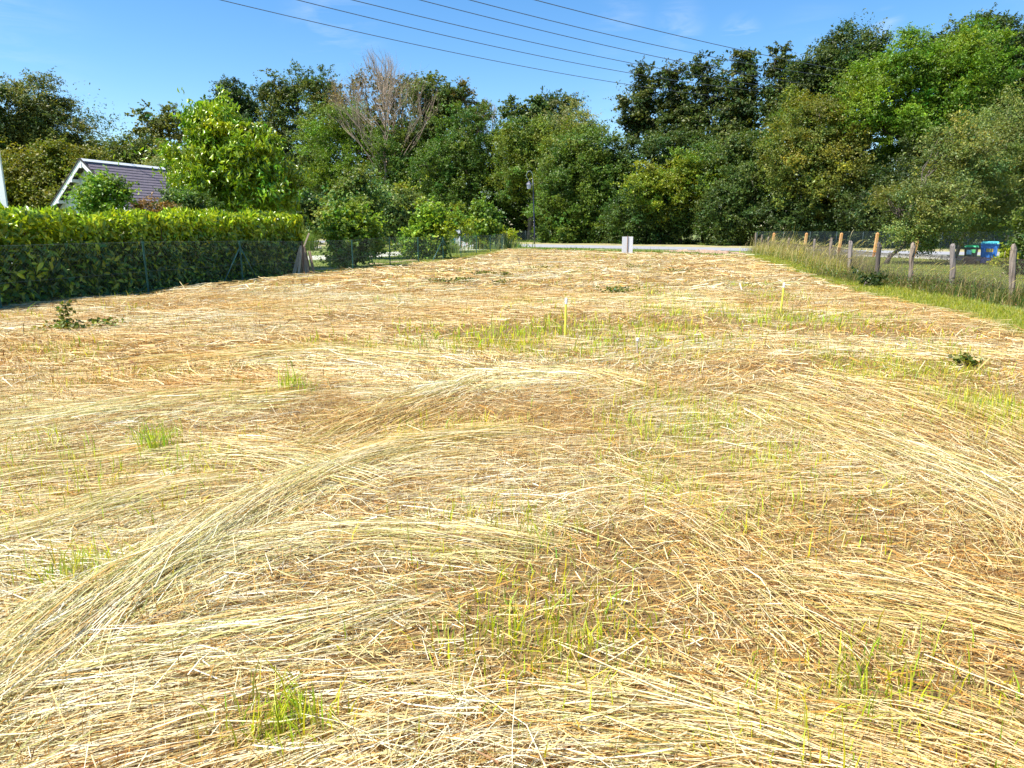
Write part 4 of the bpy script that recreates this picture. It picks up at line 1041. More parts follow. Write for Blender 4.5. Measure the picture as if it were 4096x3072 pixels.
clump_obj('iris_clump', 'grey green iris leaves massed inside the far fence corner', 'plant', G(1995, 996), 700, 1.9, .75, .07, (.19, .25, .11), 31)
clump_obj('iris_clump', 'grey green iris leaves under the peach tree', 'plant', G(1792, 1012), 350, .8, .8, .06, (.17, .24, .11), 32)
clump_obj('ornamental_grass', 'arching ornamental grass behind the leaning planks', 'plant', G(1232, 1002), 420, .7, 1.25, .035, (.12, .20, .04), 33, .5)
clump_obj('ornamental_grass', 'taller pale ornamental grass plume just right of the hedge end', 'plant', G(1195, 985), 260, .5, 1.9, .035, (.17, .22, .07), 34, .35)
for lab, a_, b_, c_, sd in [('pale reeds left of the apple trunks at the far lawn edge', 1530, 980, 34, 35), ('pale reeds right of the forked apple trunk', 1640, 978, 40, 36)]:
    clump_obj('reed_clump', lab, 'plant', G(a_, b_), 300, 2.0, 1.2, .06, (.24, .30, .13), sd, .3)
rg = np.random.RandomState(9); me = bpy.data.meshes.new('stone')
mb = MB()
for i in range(6):
    a = i; mb.box((rg.normal() * .2, rg.normal() * .12, .1), (.3, .25, .2), Matrix.Rotation(a, 3, 'Z') @ Matrix.Rotation(.4, 3, 'X'))
tag(mb.build('garden_stone', M_GRAV, None, G(1272, 998), bevel=.05), 'small pale garden stone by the ornamental grass', 'stone')
strip('flower_bed', [G(1120, 985), G(1330, 984)], [G(1120, 972), G(1330, 971)], .014, M_VERGE)

# ---- wooden planks leaning together
M_PL = mat_noise('weathered_plank', (.22, .14, .085), (.42, .30, .20), 4, .85, .5, (6, 6, .6), 8)
M_PLW = mat_noise('bleached_plank', (.38, .29, .19), (.60, .50, .36), 4, .85, .4, (6, 6, .6), 8)
tp = G(1228, 1098); mpx = mpp(1228, 1040, tp.y)
for i, (lab, bx, by, tx, ty, w, m_, dy) in enumerate([
    ('white washed plank leaning outermost left in the stack of planks', 1183, 1092, 1207, 985, .17, M_PLW, -.25),
    ('brown tapered plank just right of the outermost left plank', 1196, 1094, 1210, 990, .12, M_PL, .2),
    ('narrow pale upright plank in the middle of the leaning planks', 1209, 1093, 1211, 982, .10, M_PLW, -.45),
    ('thin batten crossing the open middle of the leaning planks', 1232, 1093, 1217, 1010, .05, M_PLW, -.3),
    ('wide brown plank leaning right across the stack of planks', 1243, 1092, 1214, 984, .15, M_PL, -.3),
    ('brown plank outermost right, shorter than the others', 1259, 1091, 1238, 1004, .13, M_PL, -.1),
    ('dark brown plank standing behind the open middle of the stack', 1226, 1090, 1214, 992, .14, M_PL, .4)]):
    b = Vector((at(bx, by, tp.y).x, tp.y + dy, 0)); t_ = Vector((at(tx, ty, tp.y).x, tp.y + dy * .25, at(tx, ty, tp.y).z))
    mb = MB(); mb.bar((0, 0, 0), t_ - b, w * .72, .028, (0, -1, .2)); o = mb.build('plank', m_, None, b); tag(o, lab, 'plank', 'planks leaning together behind the fence')
b = Vector((tp.x - .1, tp.y + .1, .85)); t_ = at(1236, 933, tp.y); mb = MB(); mb.bar(at(1216, 985, tp.y) - b, t_ - b, .05, .04, (0, -1, 0))
o = mb.build('wooden_batten', M_PLW, None, b); tag(o, 'long pale batten sticking up out of the leaning planks', 'batten')

# ---- gate pillar, gate, small coloured picket fence
PY = G(1830, 988).y
pb_ = at(1830, 988, PY); wpx = mpp(1830, 940, PY)
pil = empty('gate_pillar', (pb_.x, PY, 0)); tag(pil, 'white stone gate pillar with a moulded cap behind the peach tree', 'pillar')
ph = at(1830, 912, PY).z
mb = MB(); mb.box((0, 0, ph / 2), (.52, .5, ph)); mb.build('shaft', M_WHITE, pil, bevel=.01)
mb = MB(); mb.box((0, 0, ph + .04), (.64, .62, .08)); mb.box((0, 0, ph + .12), (.56, .54, .08)); mb.box((0, 0, ph + .24), (.36, .36, .16)); mb.build('cap', M_GRAV, pil, bevel=.01)
M_NAVY = mat_noise('navy_gate_paint', (.012, .02, .06), (.02, .035, .10), 6, .4); M_GATEB = mat_noise('grey_bar', (.30, .35, .36), (.42, .46, .46), 6, .5)
gx0 = at(1847, 960, PY).x; gx1 = at(1915, 960, PY).x; gate = empty('gate', (gx0, PY + .1, 0)); tag(gate, 'dark blue metal gate with pale bars and arched top beside the white pillar', 'gate')
W_ = gx1 - gx0; g0 = at(1850, 964, PY).z; g1 = at(1850, 918, PY).z; g2 = at(1900, 906, PY).z
mb = MB(); mb.add([(0, .05, g0), (W_, .05, g0), (W_, .05, g2), (0, .05, g1), (0, .09, g0), (W_, .09, g0), (W_, .09, g2), (0, .09, g1)], [(0, 1, 2, 3), (7, 6, 5, 4), (3, 2, 6, 7), (0, 4, 5, 1)]); mb.build('panel', M_NAVY, gate)
for i in range(9):
    x_ = W_ * (i + .5) / 9; mb = MB(); mb.tube([(x_, 0, g0), (x_, 0, g0 + (g1 - g0) * .85 + (g2 - g1) * i / 9)], .022, 6); mb.build('bar', M_GATEB, gate)
for z_ in (g0 + .02, g0 + .12): mb = MB(); mb.box((W_ / 2, 0, z_), (W_, .05, .05)); mb.build('rail', M_GREENP, gate)
mb = MB(); mb.bar((0, 0, g1 - .05), (W_, 0, g2 - .05), .05, .05); mb.build('rail', M_GREENP, gate)
pk = empty('picket_fence', (gx0, PY - .6, 0)); tag(pk, 'low picket fence of red, white and pale blue slats under the gate', 'fence')
cols_ = [mat_noise('red_slat', (.5, .16, .12), (.6, .22, .16), 5), M_WHITE, mat_noise('sky_blue_slat', (.25, .5, .7), (.3, .58, .78), 5)]
n_ = 22
for i in range(n_):
    mb = MB(); mb.box((W_ * 1.05 * (i + .5) / n_, 0, .26), (.045, .02, .46)); mb.build('slat', cols_[i * 5 % 3] if i % 2 == 0 else M_WHITE, pk)
for z_ in (.05, .5): mb = MB(); mb.box((W_ * .52, .03, z_), (W_ * 1.05, .03, .04)); mb.build('rail', M_NAVY, pk)
tb = G(1811, 990); mb = MB(); mb.tube([(0, 0, 0), (0, 0, .35), (0, 0, .72), (0, 0, .76)], [.2, .23, .26, .2], 12)
tag(mb.build('plastic_barrel', mat_noise('teal_plastic', (.03, .32, .40), (.05, .42, .50), 4, .4), None, tb), 'small teal plastic barrel left of the gate pillar', 'barrel')

# ---- street lamp at the wood edge
LY = 74.0; lb = at(2138, 966, LY); lampo = empty('street_lamp', (lb.x, LY, 0)); tag(lampo, 'dark street lamp with a curled arm and hanging lantern against the wood', 'street lamp')
M_LAMP = mat_noise('lamp_paint', (.018, .022, .05), (.03, .035, .08), 6, .4)
def lp(px, py): v = at(px, py, LY); return Vector((v.x - lb.x, 0, v.z))
tube_obj('pole', [(0, 0, 0), (0, 0, 1.2), lp(2133, 760), lp(2131, 715)], [.09, .075, .05, .045], M_LAMP, lampo, 10)
tube_obj('arm', [lp(2131, 715), lp(2130, 695), lp(2122, 684), lp(2112, 686), lp(2106, 697), lp(2107, 710), lp(2115, 720), lp(2116, 728)], .035, mat_noise('pale_arm', (.12, .16, .15), (.18, .22, .2), 5, .4), lampo, 6)
c = lp(2116, 742); mb = MB(); mb.tube([c + Vector((0, 0, -.34)), c + Vector((0, 0, .1))], [.17, .26], 6); mb.build('lantern_glass', mat_noise('lantern_glass', (.35, .37, .42), (.45, .47, .5), 4, .15), lampo)
mb = MB(); mb.tube([c + Vector((0, 0, .1)), c + Vector((0, 0, .2)), c + Vector((0, 0, .42))], [.36, .28, .06], 6); mb.build('lantern_cap', M_LAMP, lampo)

# ---- white sign board in the field
sbp = G(2508, 1018); sb = empty('sign_board', (sbp.x, sbp.y, 0)); tag(sb, 'blank white board nailed to a wooden stake at the far end of the hay field', 'sign')
bw_ = 43 * mpp(2508, 980, sbp.y); bh = at(2508, 947, sbp.y).z
for sx_ in (-1, 1):
    mb = MB(); mb.box((sx_ * (bw_ / 4 + .008), 0, bh / 2 + .02), (bw_ / 2 - .012, .012, bh - .02), Matrix.Rotation(sx_ * -.06, 3, 'Z')); mb.build('panel', M_WHITE, sb)
mb = MB(); mb.box((0, -.03, (bh + .07) / 2), (.035, .03, bh + .07)); mb.build('stake', mat_noise('stake_wood', (.22, .12, .06), (.34, .2, .12), 6, .8), sb)

# ---- survey stakes
M_YEL = mat_noise('yellow_stake_paint', (.70, .66, .06), (.78, .74, .10), 8, .6)
for lab, bx, by, tx, ty in [('yellow survey stake with white tip in the green patch at the centre of the field', 2260, 1360, 2265, 1192), ('yellow survey stake with white tip right of centre, beyond the green patches', 3122, 1264, 3137, 1131),
                            ('yellow survey stake at the field corner below the start of the old post fence', 2959, 1026, 2961, 987), ('short pale survey stake low in the grass right of the centre stake', 2549, 1434, 2550, 1352)]:
    b = G(bx, by); t_ = at(tx, ty, b.y) ; r_ = empty('survey_stake', b); tag(r_, lab, 'stake', 'survey stakes in the field'); d = t_ - b; pale = 'short pale' in lab
    mb = MB(); mb.tube([(0, 0, -.03), d * .86], .011 if pale else .016, 6); mb.build('shaft', M_PLW if pale else M_YEL, r_)
    mb = MB(); mb.tube([d * .86, d * .99, d], [.019, .021, .012], 6); mb.build('tip', M_WHITE, r_)

# ---- right: old split post fence with netting
RP = [(3022, 1011, 3023, 931), (3041, 1013, 3048, 939), (3073, 1018, 3075, 947), (3148, 1034, 3156, 953), (3254, 1061, 3259, 957), (3315, 1080, 3326, 953), (3396, 1112, 3409, 964), (3505, 1133, 3517, 971), (3638, 1149, 3655, 973), (3806, 1168, 3813, 977), (4045, 1205, 4062, 979)]
rb = [G(a, b) for a, b, c, d in RP]
ext = [rb[-1] + (rb[-1] - rb[-3]) * .55, rb[-1] + (rb[-1] - rb[-3]) * 1.1]
M_OLD = mat_noise('weathered_post', (.09, .065, .05), (.36, .28, .21), 5, .92, 1.0, (5, 5, .5), 9, c3=(.26, .22, .2))
M_OLDD = mat_noise('dark_weathered_post', (.05, .04, .035), (.15, .12, .10), 5, .92, 1.0, (5, 5, .5), 9)
of = empty('post_and_wire_fence', rb[-1]); tag(of, 'old fence of crooked weathered posts and dark netting along the right side of the field', 'fence'); oo_ = Vector(of.location)
rng = np.random.RandomState(61); rh = []
for i, b in enumerate(rb + ext):
    if i < len(rb): tx, ty = RP[i][2:]; t_ = at(tx, ty, b.y)
    else: t_ = b + Vector((.05, 0, 1.2))
    t_.y += rng.normal() * .04; h = t_.z; rh.append(h); r0 = .06 if i > 5 else .05
    n = 9; pts = [b + (t_ - b) * q for q in (-.03, .2, .45, .7, .9, .97, 1.0)]; mb = MB()
    mb.tube([p - oo_ + Vector((rng.normal() * .006, rng.normal() * .006, 0)) for p in pts], [r0 * 1.15, r0 * 1.08, r0, r0 * 1.02, r0 * 1.05, r0 * .95, r0 * .55], n)
    me = mb.mesh('post', M_OLDD if i == 7 else M_OLD)
    for v in me.vertices:
        f_ = 1 + rng.normal() * .05; v.co.x += rng.normal() * .008; v.co.y += rng.normal() * .008
        if v.co.z > h * .93: v.co.z += rng.normal() * .025
    link('post', me, of)
net = wires_mesh('netting', [p - oo_ for p in rb + ext], [max(.55, .74 * h) for h in rh], lambda s: .055 if s > 24 else .10, lambda y: .0038, M_NET)
link('netting', net, of)['kind'] = 'stuff'
for zf in (.72, .4):
    tube_obj('fence_wire', [p - oo_ + Vector((0, -.02, h * zf + .02)) for p, h in zip(rb + ext, rh)], .004, M_NET, of, 4)

# ---- board fence with orange stained posts, and chain link behind the road
M_ORG = mat_noise('orange_stained_concrete', (.60, .20, .02), (.62, .42, .22), 3, .9, .2, (1, 1, 1.5), 5)
M_CONC = mat_noise('grey_concrete', (.22, .22, .21), (.34, .33, .31), 9, .9, .2)
op = [(3094, 1011, 3097, 931), (3224, 1013, 3227, 931), (3364, 1021, 3367, 931), (3508, 1030, 3511, 930), (3668, 1036, 3676, 930), (3837, 1041, 3856, 931)]
ob_ = [G(a, b) for a, b, c, d in op]
# straighten
Aq = np.array([(p.x, p.y) for p in ob_]); cx = np.polyfit(Aq[:, 0], Aq[:, 1], 1); 
def on_line(px, cf):
    s_ = ray(px, 915).x / ray(px, 915).y; y_ = cf[1] / (1 - cf[0] * s_); return Vector((s_ * y_, y_, 0))


ob_ = [on_line(o_[0], cx) for o_ in op]
obx = ob_ + [ob_[-1] + (ob_[-1] - ob_[-2]), ob_[-1] + (ob_[-1] - ob_[-2]) * 2]
bf = empty('board_fence', obx[0]); tag(bf, 'low concrete board fence with orange stained posts at the far side of the neighbouring lawn', 'fence'); bo = Vector(bf.location)
for i, b in enumerate(obx):
    t_ = at(op[i][2], op[i][3], b.y) if i < len(op) else b + Vector((.1, 0, 1.3)); d = t_ - b; mb = MB()
    mb.bar((0, 0, 0), d * .96, .13, .13, (0, -1, 0)); mb.tube([d * .955, d], [.085, .03], 4); mb.build('post', M_ORG if i < 5 else M_PL, bf, b - bo)
for i in range(len(obx) - 1):
    a, b = obx[i] - bo, obx[i + 1] - bo; a += Vector((0, .1, 0)); b += Vector((0, .1, 0)); u = (b - a).normalized() * .012
    mb = MB(); mb.bar(a + u + Vector((0, 0, .17)), b - u + Vector((0, 0, .17)), .05, .16); mb.build('board', M_CONC, bf)
    mb = MB(); mb.bar(a + u + Vector((0, -.03, .045)), b - u + Vector((0, -.03, .045)), .08, .085); mb.build('board', M_GRAV, bf)
cl = [G(3030, 1003), G(3300, 1001), G(3600, 1000), G(4060, 1001), G(4300, 1002)]
cb = np.array([(p.x, p.y) for p in cl]); c2 = np.polyfit(cb[:, 0], cb[:, 1], 1); cl = [on_line(q_, c2) for q_ in (3030, 3300, 3600, 4060, 4300)]
cf = empty('chain_link_fence', cl[0]); tag(cf, 'dark green chain link fence beyond the road under the hedge trees on the right', 'fence'); co = Vector(cf.location)
ch2 = 1.36
link('wire_mesh', wires_mesh('wire_mesh', [p - co for p in cl], ch2, .13, .0085, M_DWIRE), cf)['kind'] = 'stuff'
tot = [cl[0].lerp(cl[-1], i / 12) for i in range(13)]
for p in tot: tube_obj('post', [p - co, p - co + Vector((0, 0, ch2))], .025, M_DWIRE, cf, 6)
tube_obj('tension_wire', [p - co + Vector((0, 0, ch2)) for p in cl], .008, M_DWIRE, cf, 4)

# ---- wheelie bins
def bin_(label, px, py, w, h, body_m, lid_m, sticker=None, rz=0.0, tilt=0.0):
    p = G(px, py); r_ = empty('wheelie_bin', p, rz); tag(r_, label, 'bin', 'wheelie bins on the neighbouring lawn')
    bw0, bw1, d0, d1 = w * .38, w * .47, w * .36, w * .5; hb = h * .9
    mb = MB(); mb.add([(-bw0, -d0, .04), (bw0, -d0, .04), (bw0, d0, .04), (-bw0, d0, .04), (-bw1, -d1, hb), (bw1, -d1, hb), (bw1, d1, hb), (-bw1, d1, hb)], [(0, 3, 2, 1), (4, 5, 6, 7), (0, 1, 5, 4), (1, 2, 6, 5), (2, 3, 7, 6), (3, 0, 4, 7)])
    mb.build('body', body_m, r_, bevel=.02)
    mb = MB(); mb.box((0, 0, hb - .03), (w * .98, w * 1.04, .05)); mb.build('rim', body_m, r_, bevel=.01)
    mb = MB(); mb.add([(-w * .5, -w * .55, hb), (w * .5, -w * .55, hb), (w * .5, w * .52, hb), (-w * .5, w * .52, hb), (-w * .47, -w * .5, hb + .045), (w * .47, -w * .5, hb + .045), (w * .42, w * .45, h), (-w * .42, w * .45, h)], [(0, 3, 2, 1), (4, 5, 6, 7), (0, 1, 5, 4), (1, 2, 6, 5), (2, 3, 7, 6), (3, 0, 4, 7)])
    mb.build('lid', lid_m, r_, bevel=.012)
    mb = MB(); mb.tube([(-w * .4, w * .58, hb - .02), (w * .4, w * .58, hb - .02)], .018, 8); mb.build('handle', body_m, r_)
    for sx_ in (-1, 1): mb = MB(); mb.tube([(sx_ * w * .36, w * .42, .09), (sx_ * w * .45, w * .42, .09)], .09, 14); mb.build('wheel', M_DARKW, r_)
    # raised front panel and sticker
    al = math.atan2(d1 - d0, hb - .04); Mx = Matrix.Rotation(al, 3, 'X')
    def fy(z): return -(d0 + (d1 - d0) * (z - .04) / (hb - .04))
    mb = MB(); mb.box((0, fy(hb * .55) - .008, hb * .55), (w * .62, .02, hb * .5), Mx); mb.build('front_panel', body_m, r_, bevel=.008)
    if sticker:
        for (sx_, sz, sw_, sh_, m_) in sticker:
            mb = MB(); mb.box((sx_ * w, fy(hb * sz) - .021, hb * sz), (sw_ * w, .004, sh_ * hb), Mx); mb.build('sticker', m_, r_)
    return r_


pl = lambda n, c, r=.35: mat_noise(n, tuple(a * .85 for a in c), c, 5, r)
M_STO = pl('orange_sticker', (.80, .50, .10)); M_STY = pl('cream_sticker', (.82, .74, .36)); M_STG = pl('green_sticker', (.12, .5, .2)); M_STB = pl('blue_sticker', (.2, .42, .68))
bin_('blue wheelie bin with turquoise lid and orange sticker', 3949, 1056, .72, 1.02, pl('blue_plastic', (.05, .20, .62)), pl('turquoise_plastic', (.10, .55, .62)), [(.03, .68, .36, .16, M_STO), (.03, .68, .26, .1, M_STY)], -.62)
bin_('small dark grey wheelie bin with bright green lid', 3877, 1058, .56, .86, pl('charcoal_plastic', (.035, .04, .05)), pl('green_plastic', (.04, .42, .18)), [(-.12, .72, .34, .26, M_STB), (.12, .78, .34, .2, M_STG)], -.6)
bin_('dark green wheelie bin behind the nearest fence post', 4024, 1050, .70, .98, pl('dark_green_plastic', (.015, .06, .025)), pl('leaf_green_plastic', (.07, .24, .09)), None, -.62)
mp_ = G(4072, 1032); mbx = empty('meter_box', mp_); tag(mbx, 'pale grey meter box on a post in the hedge at the right edge', 'box')
mb = MB(); mb.box((0, 0, .45), (.12, .12, .9)); mb.build('post', M_CONC, mbx)
mb = MB(); mb.box((-.03, -.05, 1.13), (.42, .25, .5)); mb.build('case', M_GRAV, mbx, bevel=.015)
mb = MB(); mb.box((-.03, -.06, 1.41), (.5, .34, .06), Matrix.Rotation(.15, 3, 'Y')); mb.build('hood', M_CONC, mbx, bevel=.01)
mb = MB(); mb.box((-.03, -.19, 1.1), (.3, .02, .3)); mb.build('door', M_WHITE, mbx)

# ---- right garden tree with leaning trunk, shrubs
ly_ = G(3541, 1056); Yt = ly_.y
lean_pts = [Vector((ly_.x, Yt, -.05)), at(3560, 1025, Yt), at(3585, 1006, Yt), at(3612, 985, Yt), at(3625, 960, Yt), at(3620, 925, Yt + .3)]
T('spreading grey green plum tree with a dark leaning trunk on the neighbouring lawn', Yt, [(2010, 440, 80, 66, .5), (2090, 360, 80, 76, 2), (2170, 310, 70, 80, 3), (2200, 400, 80, 90, 4), (2110, 450, 90, 60, 3), (1975, 475, 56, 44, 0), (2060, 310, 50, 44, 2), (2230, 270, 60, 50, 4), (1935, 455, 34, 34, 0)], (.125, .17, .055),
  name='plum_tree', k=.62, leaf=.115, wid=.38, clump=.5, shell=.62, seed=301, trunk=.11, lean=lean_pts, twigs=6, up=.45)
T('yellow green leafy shrub beside the nearest post and the bins', 30.0, [(2168, 566, 15, 15), (2182, 560, 11, 12)], (.22, .28, .03), name='shrub', cat='shrub', k=.9, leaf=.14, wid=.4, clump=.25, seed=302, trunk=.03)
T('dark bramble bush at the right edge beyond the nearest post', 24.0, [(2222, 545, 26, 50), (2235, 500, 30, 40), (2215, 590, 22, 24)], (.07, .12, .03), name='bramble_bush', cat='shrub', k=.8, leaf=.11, clump=.25, seed=303, trunk=.03)
T('small dark bush at the foot of the darkest fence post', G(3480, 1148).y, [(1880, 608, 12, 9), (1871, 612, 8, 6)], (.04, .075, .025), name='shrub', cat='shrub', k=1.2, leaf=.09, clump=.18, seed=304, trunk=.02)

# ---- tall grass and weeds along the right fence
def build_weeds():
    rg = np.random.RandomState(71); allp = rb + ext; Pq = np.array([(p.x, p.y) for p in allp]); seg = np.linalg.norm(np.diff(Pq, axis=0), axis=1); cum = np.concatenate([[0], np.cumsum(seg)])
    parts = []; heads = []
    def along(t): return np.interp(t, cum, Pq[:, 0]), np.interp(t, cum, Pq[:, 1])
    t7 = cum[6]
    # tall golden grass from the far end to the seventh post
    n = 8500; t = rg.rand(n) * (t7 + 1.0); x, y = along(t); x = x + rg.normal(0, .34, n) + .1; y = y + rg.normal(0, .3, n)
    hh = (.30 + .55 * vn(t, t * 0, 3, 1.8)) * np.exp(rg.normal(0, .35, n)) * .85; hh *= 1 - .4 * (t > t7)
    c = rgb(n, (.24, .26, .05), rg, .25, .15); g = rg.rand(n) < .45; c[g] = np.array((.55, .44, .20)) * np.exp(rg.normal(0, .2, g.sum()))[:, None]
    parts.append(blades(x, y, np.zeros(n), hh, np.full(n, .014), c, rg, .3, 3, windx=.12))
    n = 700; t = rg.rand(n) ** .9 * (t7 + .3); x, y = along(t); x = x + rg.normal(0, .3, n) + .1; hh = .95 * np.exp(rg.normal(0, .22, n)); heads.append((x, y, hh, t))
    # lower mixed weeds towards the camera
    n = 20000; t = t7 - 1 + rg.rand(n) * (cum[-1] - t7 + 1); x, y = along(t); off = rg.normal(0, .42, n); x = x + off; y = y - off * .25 + rg.normal(0, .2, n)
    hh = (.08 + .24 * vn(t, off, 3, .9)) * np.exp(rg.normal(0, .4, n)); c = rgb(n, (.065, .10, .025), rg, .35, .2)
    g = rg.rand(n) < .28; c[g] = np.array((.36, .26, .11)) * np.exp(rg.normal(0, .25, g.sum()))[:, None]
    parts.append(blades(x, y, np.zeros(n), hh, np.full(n, .011), c, rg, .6, 3))
    n = 130; t = t7 + rg.rand(n) * (cum[-1] - t7); x, y = along(t); x = x + rg.normal(0, .4, n); hh = .75 * np.exp(rg.normal(0, .25, n)); heads.append((x, y, hh, t))
    V, Fq, C = merge(parts)
    tag(link('tall_grass', mesh_np('tall_grass', V, Fq, C, M_BLADE)), 'tall golden grass and mixed weeds growing through the old post fence', 'grass', None, 'stuff')
    # seed heads on bent stalks
    parts = []
    for x, y, hh, t in heads:
        n = len(x); az = rg.normal(0.1, .7, n); ln = .25 + .25 * rg.rand(n)
        for i in range(n):
            pass
        K1 = 7; w = .006; V = np.zeros((n, K1 + 1, 2, 3)); dxx, dyy = np.cos(az) * ln, np.sin(az) * ln
        for i in range(K1 + 1):
            q_ = i / K1; ww = w if q_ < .7 else .02 * (1 - abs(q_ - .86) / .16 * .8)
            px = x + dxx * hh * q_ ** 2.2; py = y + dyy * hh * q_ ** 2.2; pz = hh * (q_ - .28 * q_ ** 4 * ln * 2.2)
            for j, sg in enumerate((-1, 1)): V[:, i, j, 0] = px + sg * ww * .8; V[:, i, j, 1] = py + sg * ww * .4; V[:, i, j, 2] = pz
        q = np.array([[2 * i, 2 * i + 1, 2 * i + 3, 2 * i + 2] for i in range(K1)]); Fq = (np.arange(n)[:, None, None] * (K1 + 1) * 2 + q[None]).reshape(-1, 4)
        parts.append((V.reshape(-1, 3), Fq, np.repeat(np.array([(.62, .50, .28)]) * np.exp(rg.normal(0, .2, n))[:, None], (K1 + 1) * 2, 0)))
    V, Fq, C = merge(parts)
    tag(link('seed_heads', mesh_np('seed_heads', V, Fq, C, M_BLADE)), 'pale bent grass seed heads standing over the old post fence', 'grass', None, 'stuff')
    # leafy weeds low at the fence foot
    n = 16000; t = rg.rand(n) * cum[-1]; x, y = along(t); off = rg.normal(-.1, .38, n); z = .04 + .30 * rg.rand(n) ** 1.3 * (.4 + vn(t, off, 2, .6)); x = x + off
    P = np.column_stack([x, y - off * .2, z]); NN = unit(rg.normal(size=(n, 3)) * .6 + np.array([[0, 0, 1.]])); C = rgb(n, (.075, .12, .028), rg, .35, .22)
    g = rg.rand(n) < .16; C[g] = (.22, .11, .05)
    V, Fq, vp = leaf_geo(P, NN, rg.normal(size=(n, 3)), .055, .03); tag(link('leafy_weeds', mesh_np('leafy_weeds', V, Fq, np.repeat(C, vp, 0), M_LEAF)), 'low dark leafy weeds at the foot of the old post fence', 'weeds', None, 'stuff')


build_weeds()

# neighbouring lawn and garden lawn: real grass where it shows
rg = np.random.RandomState(81); parts = []
n = 42000; y = 15 + rg.rand(n) ** 1.1 * 24; x = np.interp(y, RYx, RXx) + 1.6 + rg.rand(n) * (y * .82 - np.interp(y, RYx, RXx)).clip(1, 14); x2 = x
c = rgb(n, (.24, .30, .045), rg, .22, .14); yl = rg.rand(n) < .3; c[yl] = (.42, .38, .13)
parts.append(blades(x, y, np.zeros(n), .06 * np.exp(rg.normal(0, .3, n)), np.full(n, .02), c, rg, .5, 1))
n = 42000; y = 19 + rg.rand(n) * 42; xe = np.interp(y, LYx, LXx); x = xe - .5 - rg.rand(n) * np.minimum(12, 3 + (y - 18) * .5)
c = rgb(n, (.17, .26, .045), rg, .22, .12); yl = rg.rand(n) < .15; c[yl] = (.36, .34, .13)
parts.append(blades(x, y, np.zeros(n), .05 * np.exp(rg.normal(0, .3, n)), np.full(n, .022), c, rg, .5, 1))
V, Fq, C = merge(parts); tag(link('lawn_grass', mesh_np('lawn_grass', V, Fq, C, M_BLADE)), 'mown lawn grass in the gardens on both sides of the field', 'grass', None, 'stuff')

# ---- weeds cut down with the hay, tufts
for i, (lab, px, py, n, r_, kind) in enumerate([
    ('cut bramble shoot with red stems lying at the left of the field', 275, 1338, 260, .42, 'b'), ('dark cut weed lying next to the bramble shoot', 420, 1325, 60, .25, 'b'),
    ('dark green weed clump in the hay left of centre, below the braced fence post', 1770, 1140, 170, .5, 'w'), ('dark weed clump directly right of the clump below the braced post', 1850, 1135, 150, .4, 'w'),
    ('weed clump in the hay below the gate pillar', 1935, 1108, 160, .5, 'w'), ('small weed in the hay between two larger clumps', 2020, 1110, 60, .25, 'w'), ('weed clump far down the field left of the white board', 2160, 1083, 150, .7, 'w'),
    ('small dark weed close in front of the white board', 2545, 1079, 120, .55, 'w'), ('flattened weed patch beyond the centre stake', 2470, 1180, 170, .5, 'w'), ('small dark weed tuft below the larger clumps left of centre', 1998, 1148, 60, .22, 'w'),
    ('weed tuft in the right part of the field', 3852, 1492, 90, .16, 'w'), ('weed in the hay far right of the white board', 2710, 1098, 80, .4, 'w')]):
    p = G(px, py); rg = np.random.RandomState(500 + i); r0 = empty('cut_weed', (p.x, p.y, float(hgt(p.x, p.y)))); tag(r0, lab, 'weed', 'weeds cut down with the hay')
    P = np.column_stack([rg.normal(0, r_ * .5, n), rg.normal(0, r_ * .4, n), .02 + .12 * rg.rand(n)]); NN = unit(rg.normal(size=(n, 3)) * .7 + np.array([[0, 0, .7]]))
    if i == 0: P[:110] = np.column_stack([rg.normal(0, .07, 110), rg.normal(0, .05, 110), .05 + .4 * rg.rand(110)])
    V, Fq, vp = leaf_geo(P, NN, rg.normal(size=(n, 3)), .075, .05, .25, 1); link('leaves', mesh_np('leaves', V, Fq, np.repeat(rgb(n, (.10, .13, .03), rg, .35, .2), vp, 0), M_LEAF), r0)['kind'] = 'stuff'
    mb = MB()
    for q in range(5): limb(mb, (rg.normal() * r_ * .4, rg.normal() * r_ * .3, .03), (rg.normal() * r_ * .9, rg.normal() * r_ * .5, .08 + .1 * rg.rand()), .006, .003, rg, 4, .08, 4)
    mb.build('stem', mat_noise('red_stem', (.20, .06, .04), (.3, .12, .07), 6) if kind == 'b' else M_TWIG, r0)
for i, (lab, px, py, n, h, yl) in enumerate([
    ('bright green grass tuft at the left of the field with arching blades', 630, 1850, 60, .17, .2), ('green grass tuft with upright blades left of centre', 1165, 1590, 45, .20, .1), ('small grass tuft next to the upright one left of centre', 1230, 1600, 26, .13, .4),
    ('low leafy green tuft near the bottom edge of the field', 1150, 2960, 60, .06, 0), ('thin green tuft at the bottom right of the field', 3400, 2850, 26, .09, .3), ('pale green tuft at the left edge between two rows of hay', 330, 2330, 40, .06, .2),
    ('tuft of yellow green blades in the lower middle of the field', 2150, 2230, 40, .08, .4), ('sparse yellow green tuft in the lower right, nearer than the leaf', 3560, 2700, 22, .09, .4)]):
    clump_obj('grass_tuft', lab, 'grass tuft', (G(px, py).x, G(px, py).y, float(hgt(G(px, py).x, G(px, py).y))), n, .10 if i < 3 else .09, h * 1.25, .007 if i < 3 else .004, (.30, .42, .04), 600 + i, .5, 'grass tufts in the hay', yl)
p = G(3255, 2985, .04); mb = MB(); mb.add([(-.014, -.01, 0), (.0, -.016, .006), (.016, 0, .002), (.008, .014, .008), (-.01, .012, .004), (-.014, -.01, -.002), (.0, -.016, .004), (.016, 0, 0), (.008, .014, .006), (-.01, .012, .002)], [(0, 1, 2, 3, 4), (9, 8, 7, 6, 5)])
tag(mb.build('fallen_leaf', M_WHITE, None, p), 'small white fallen leaf on the hay near the bottom right', 'leaf')
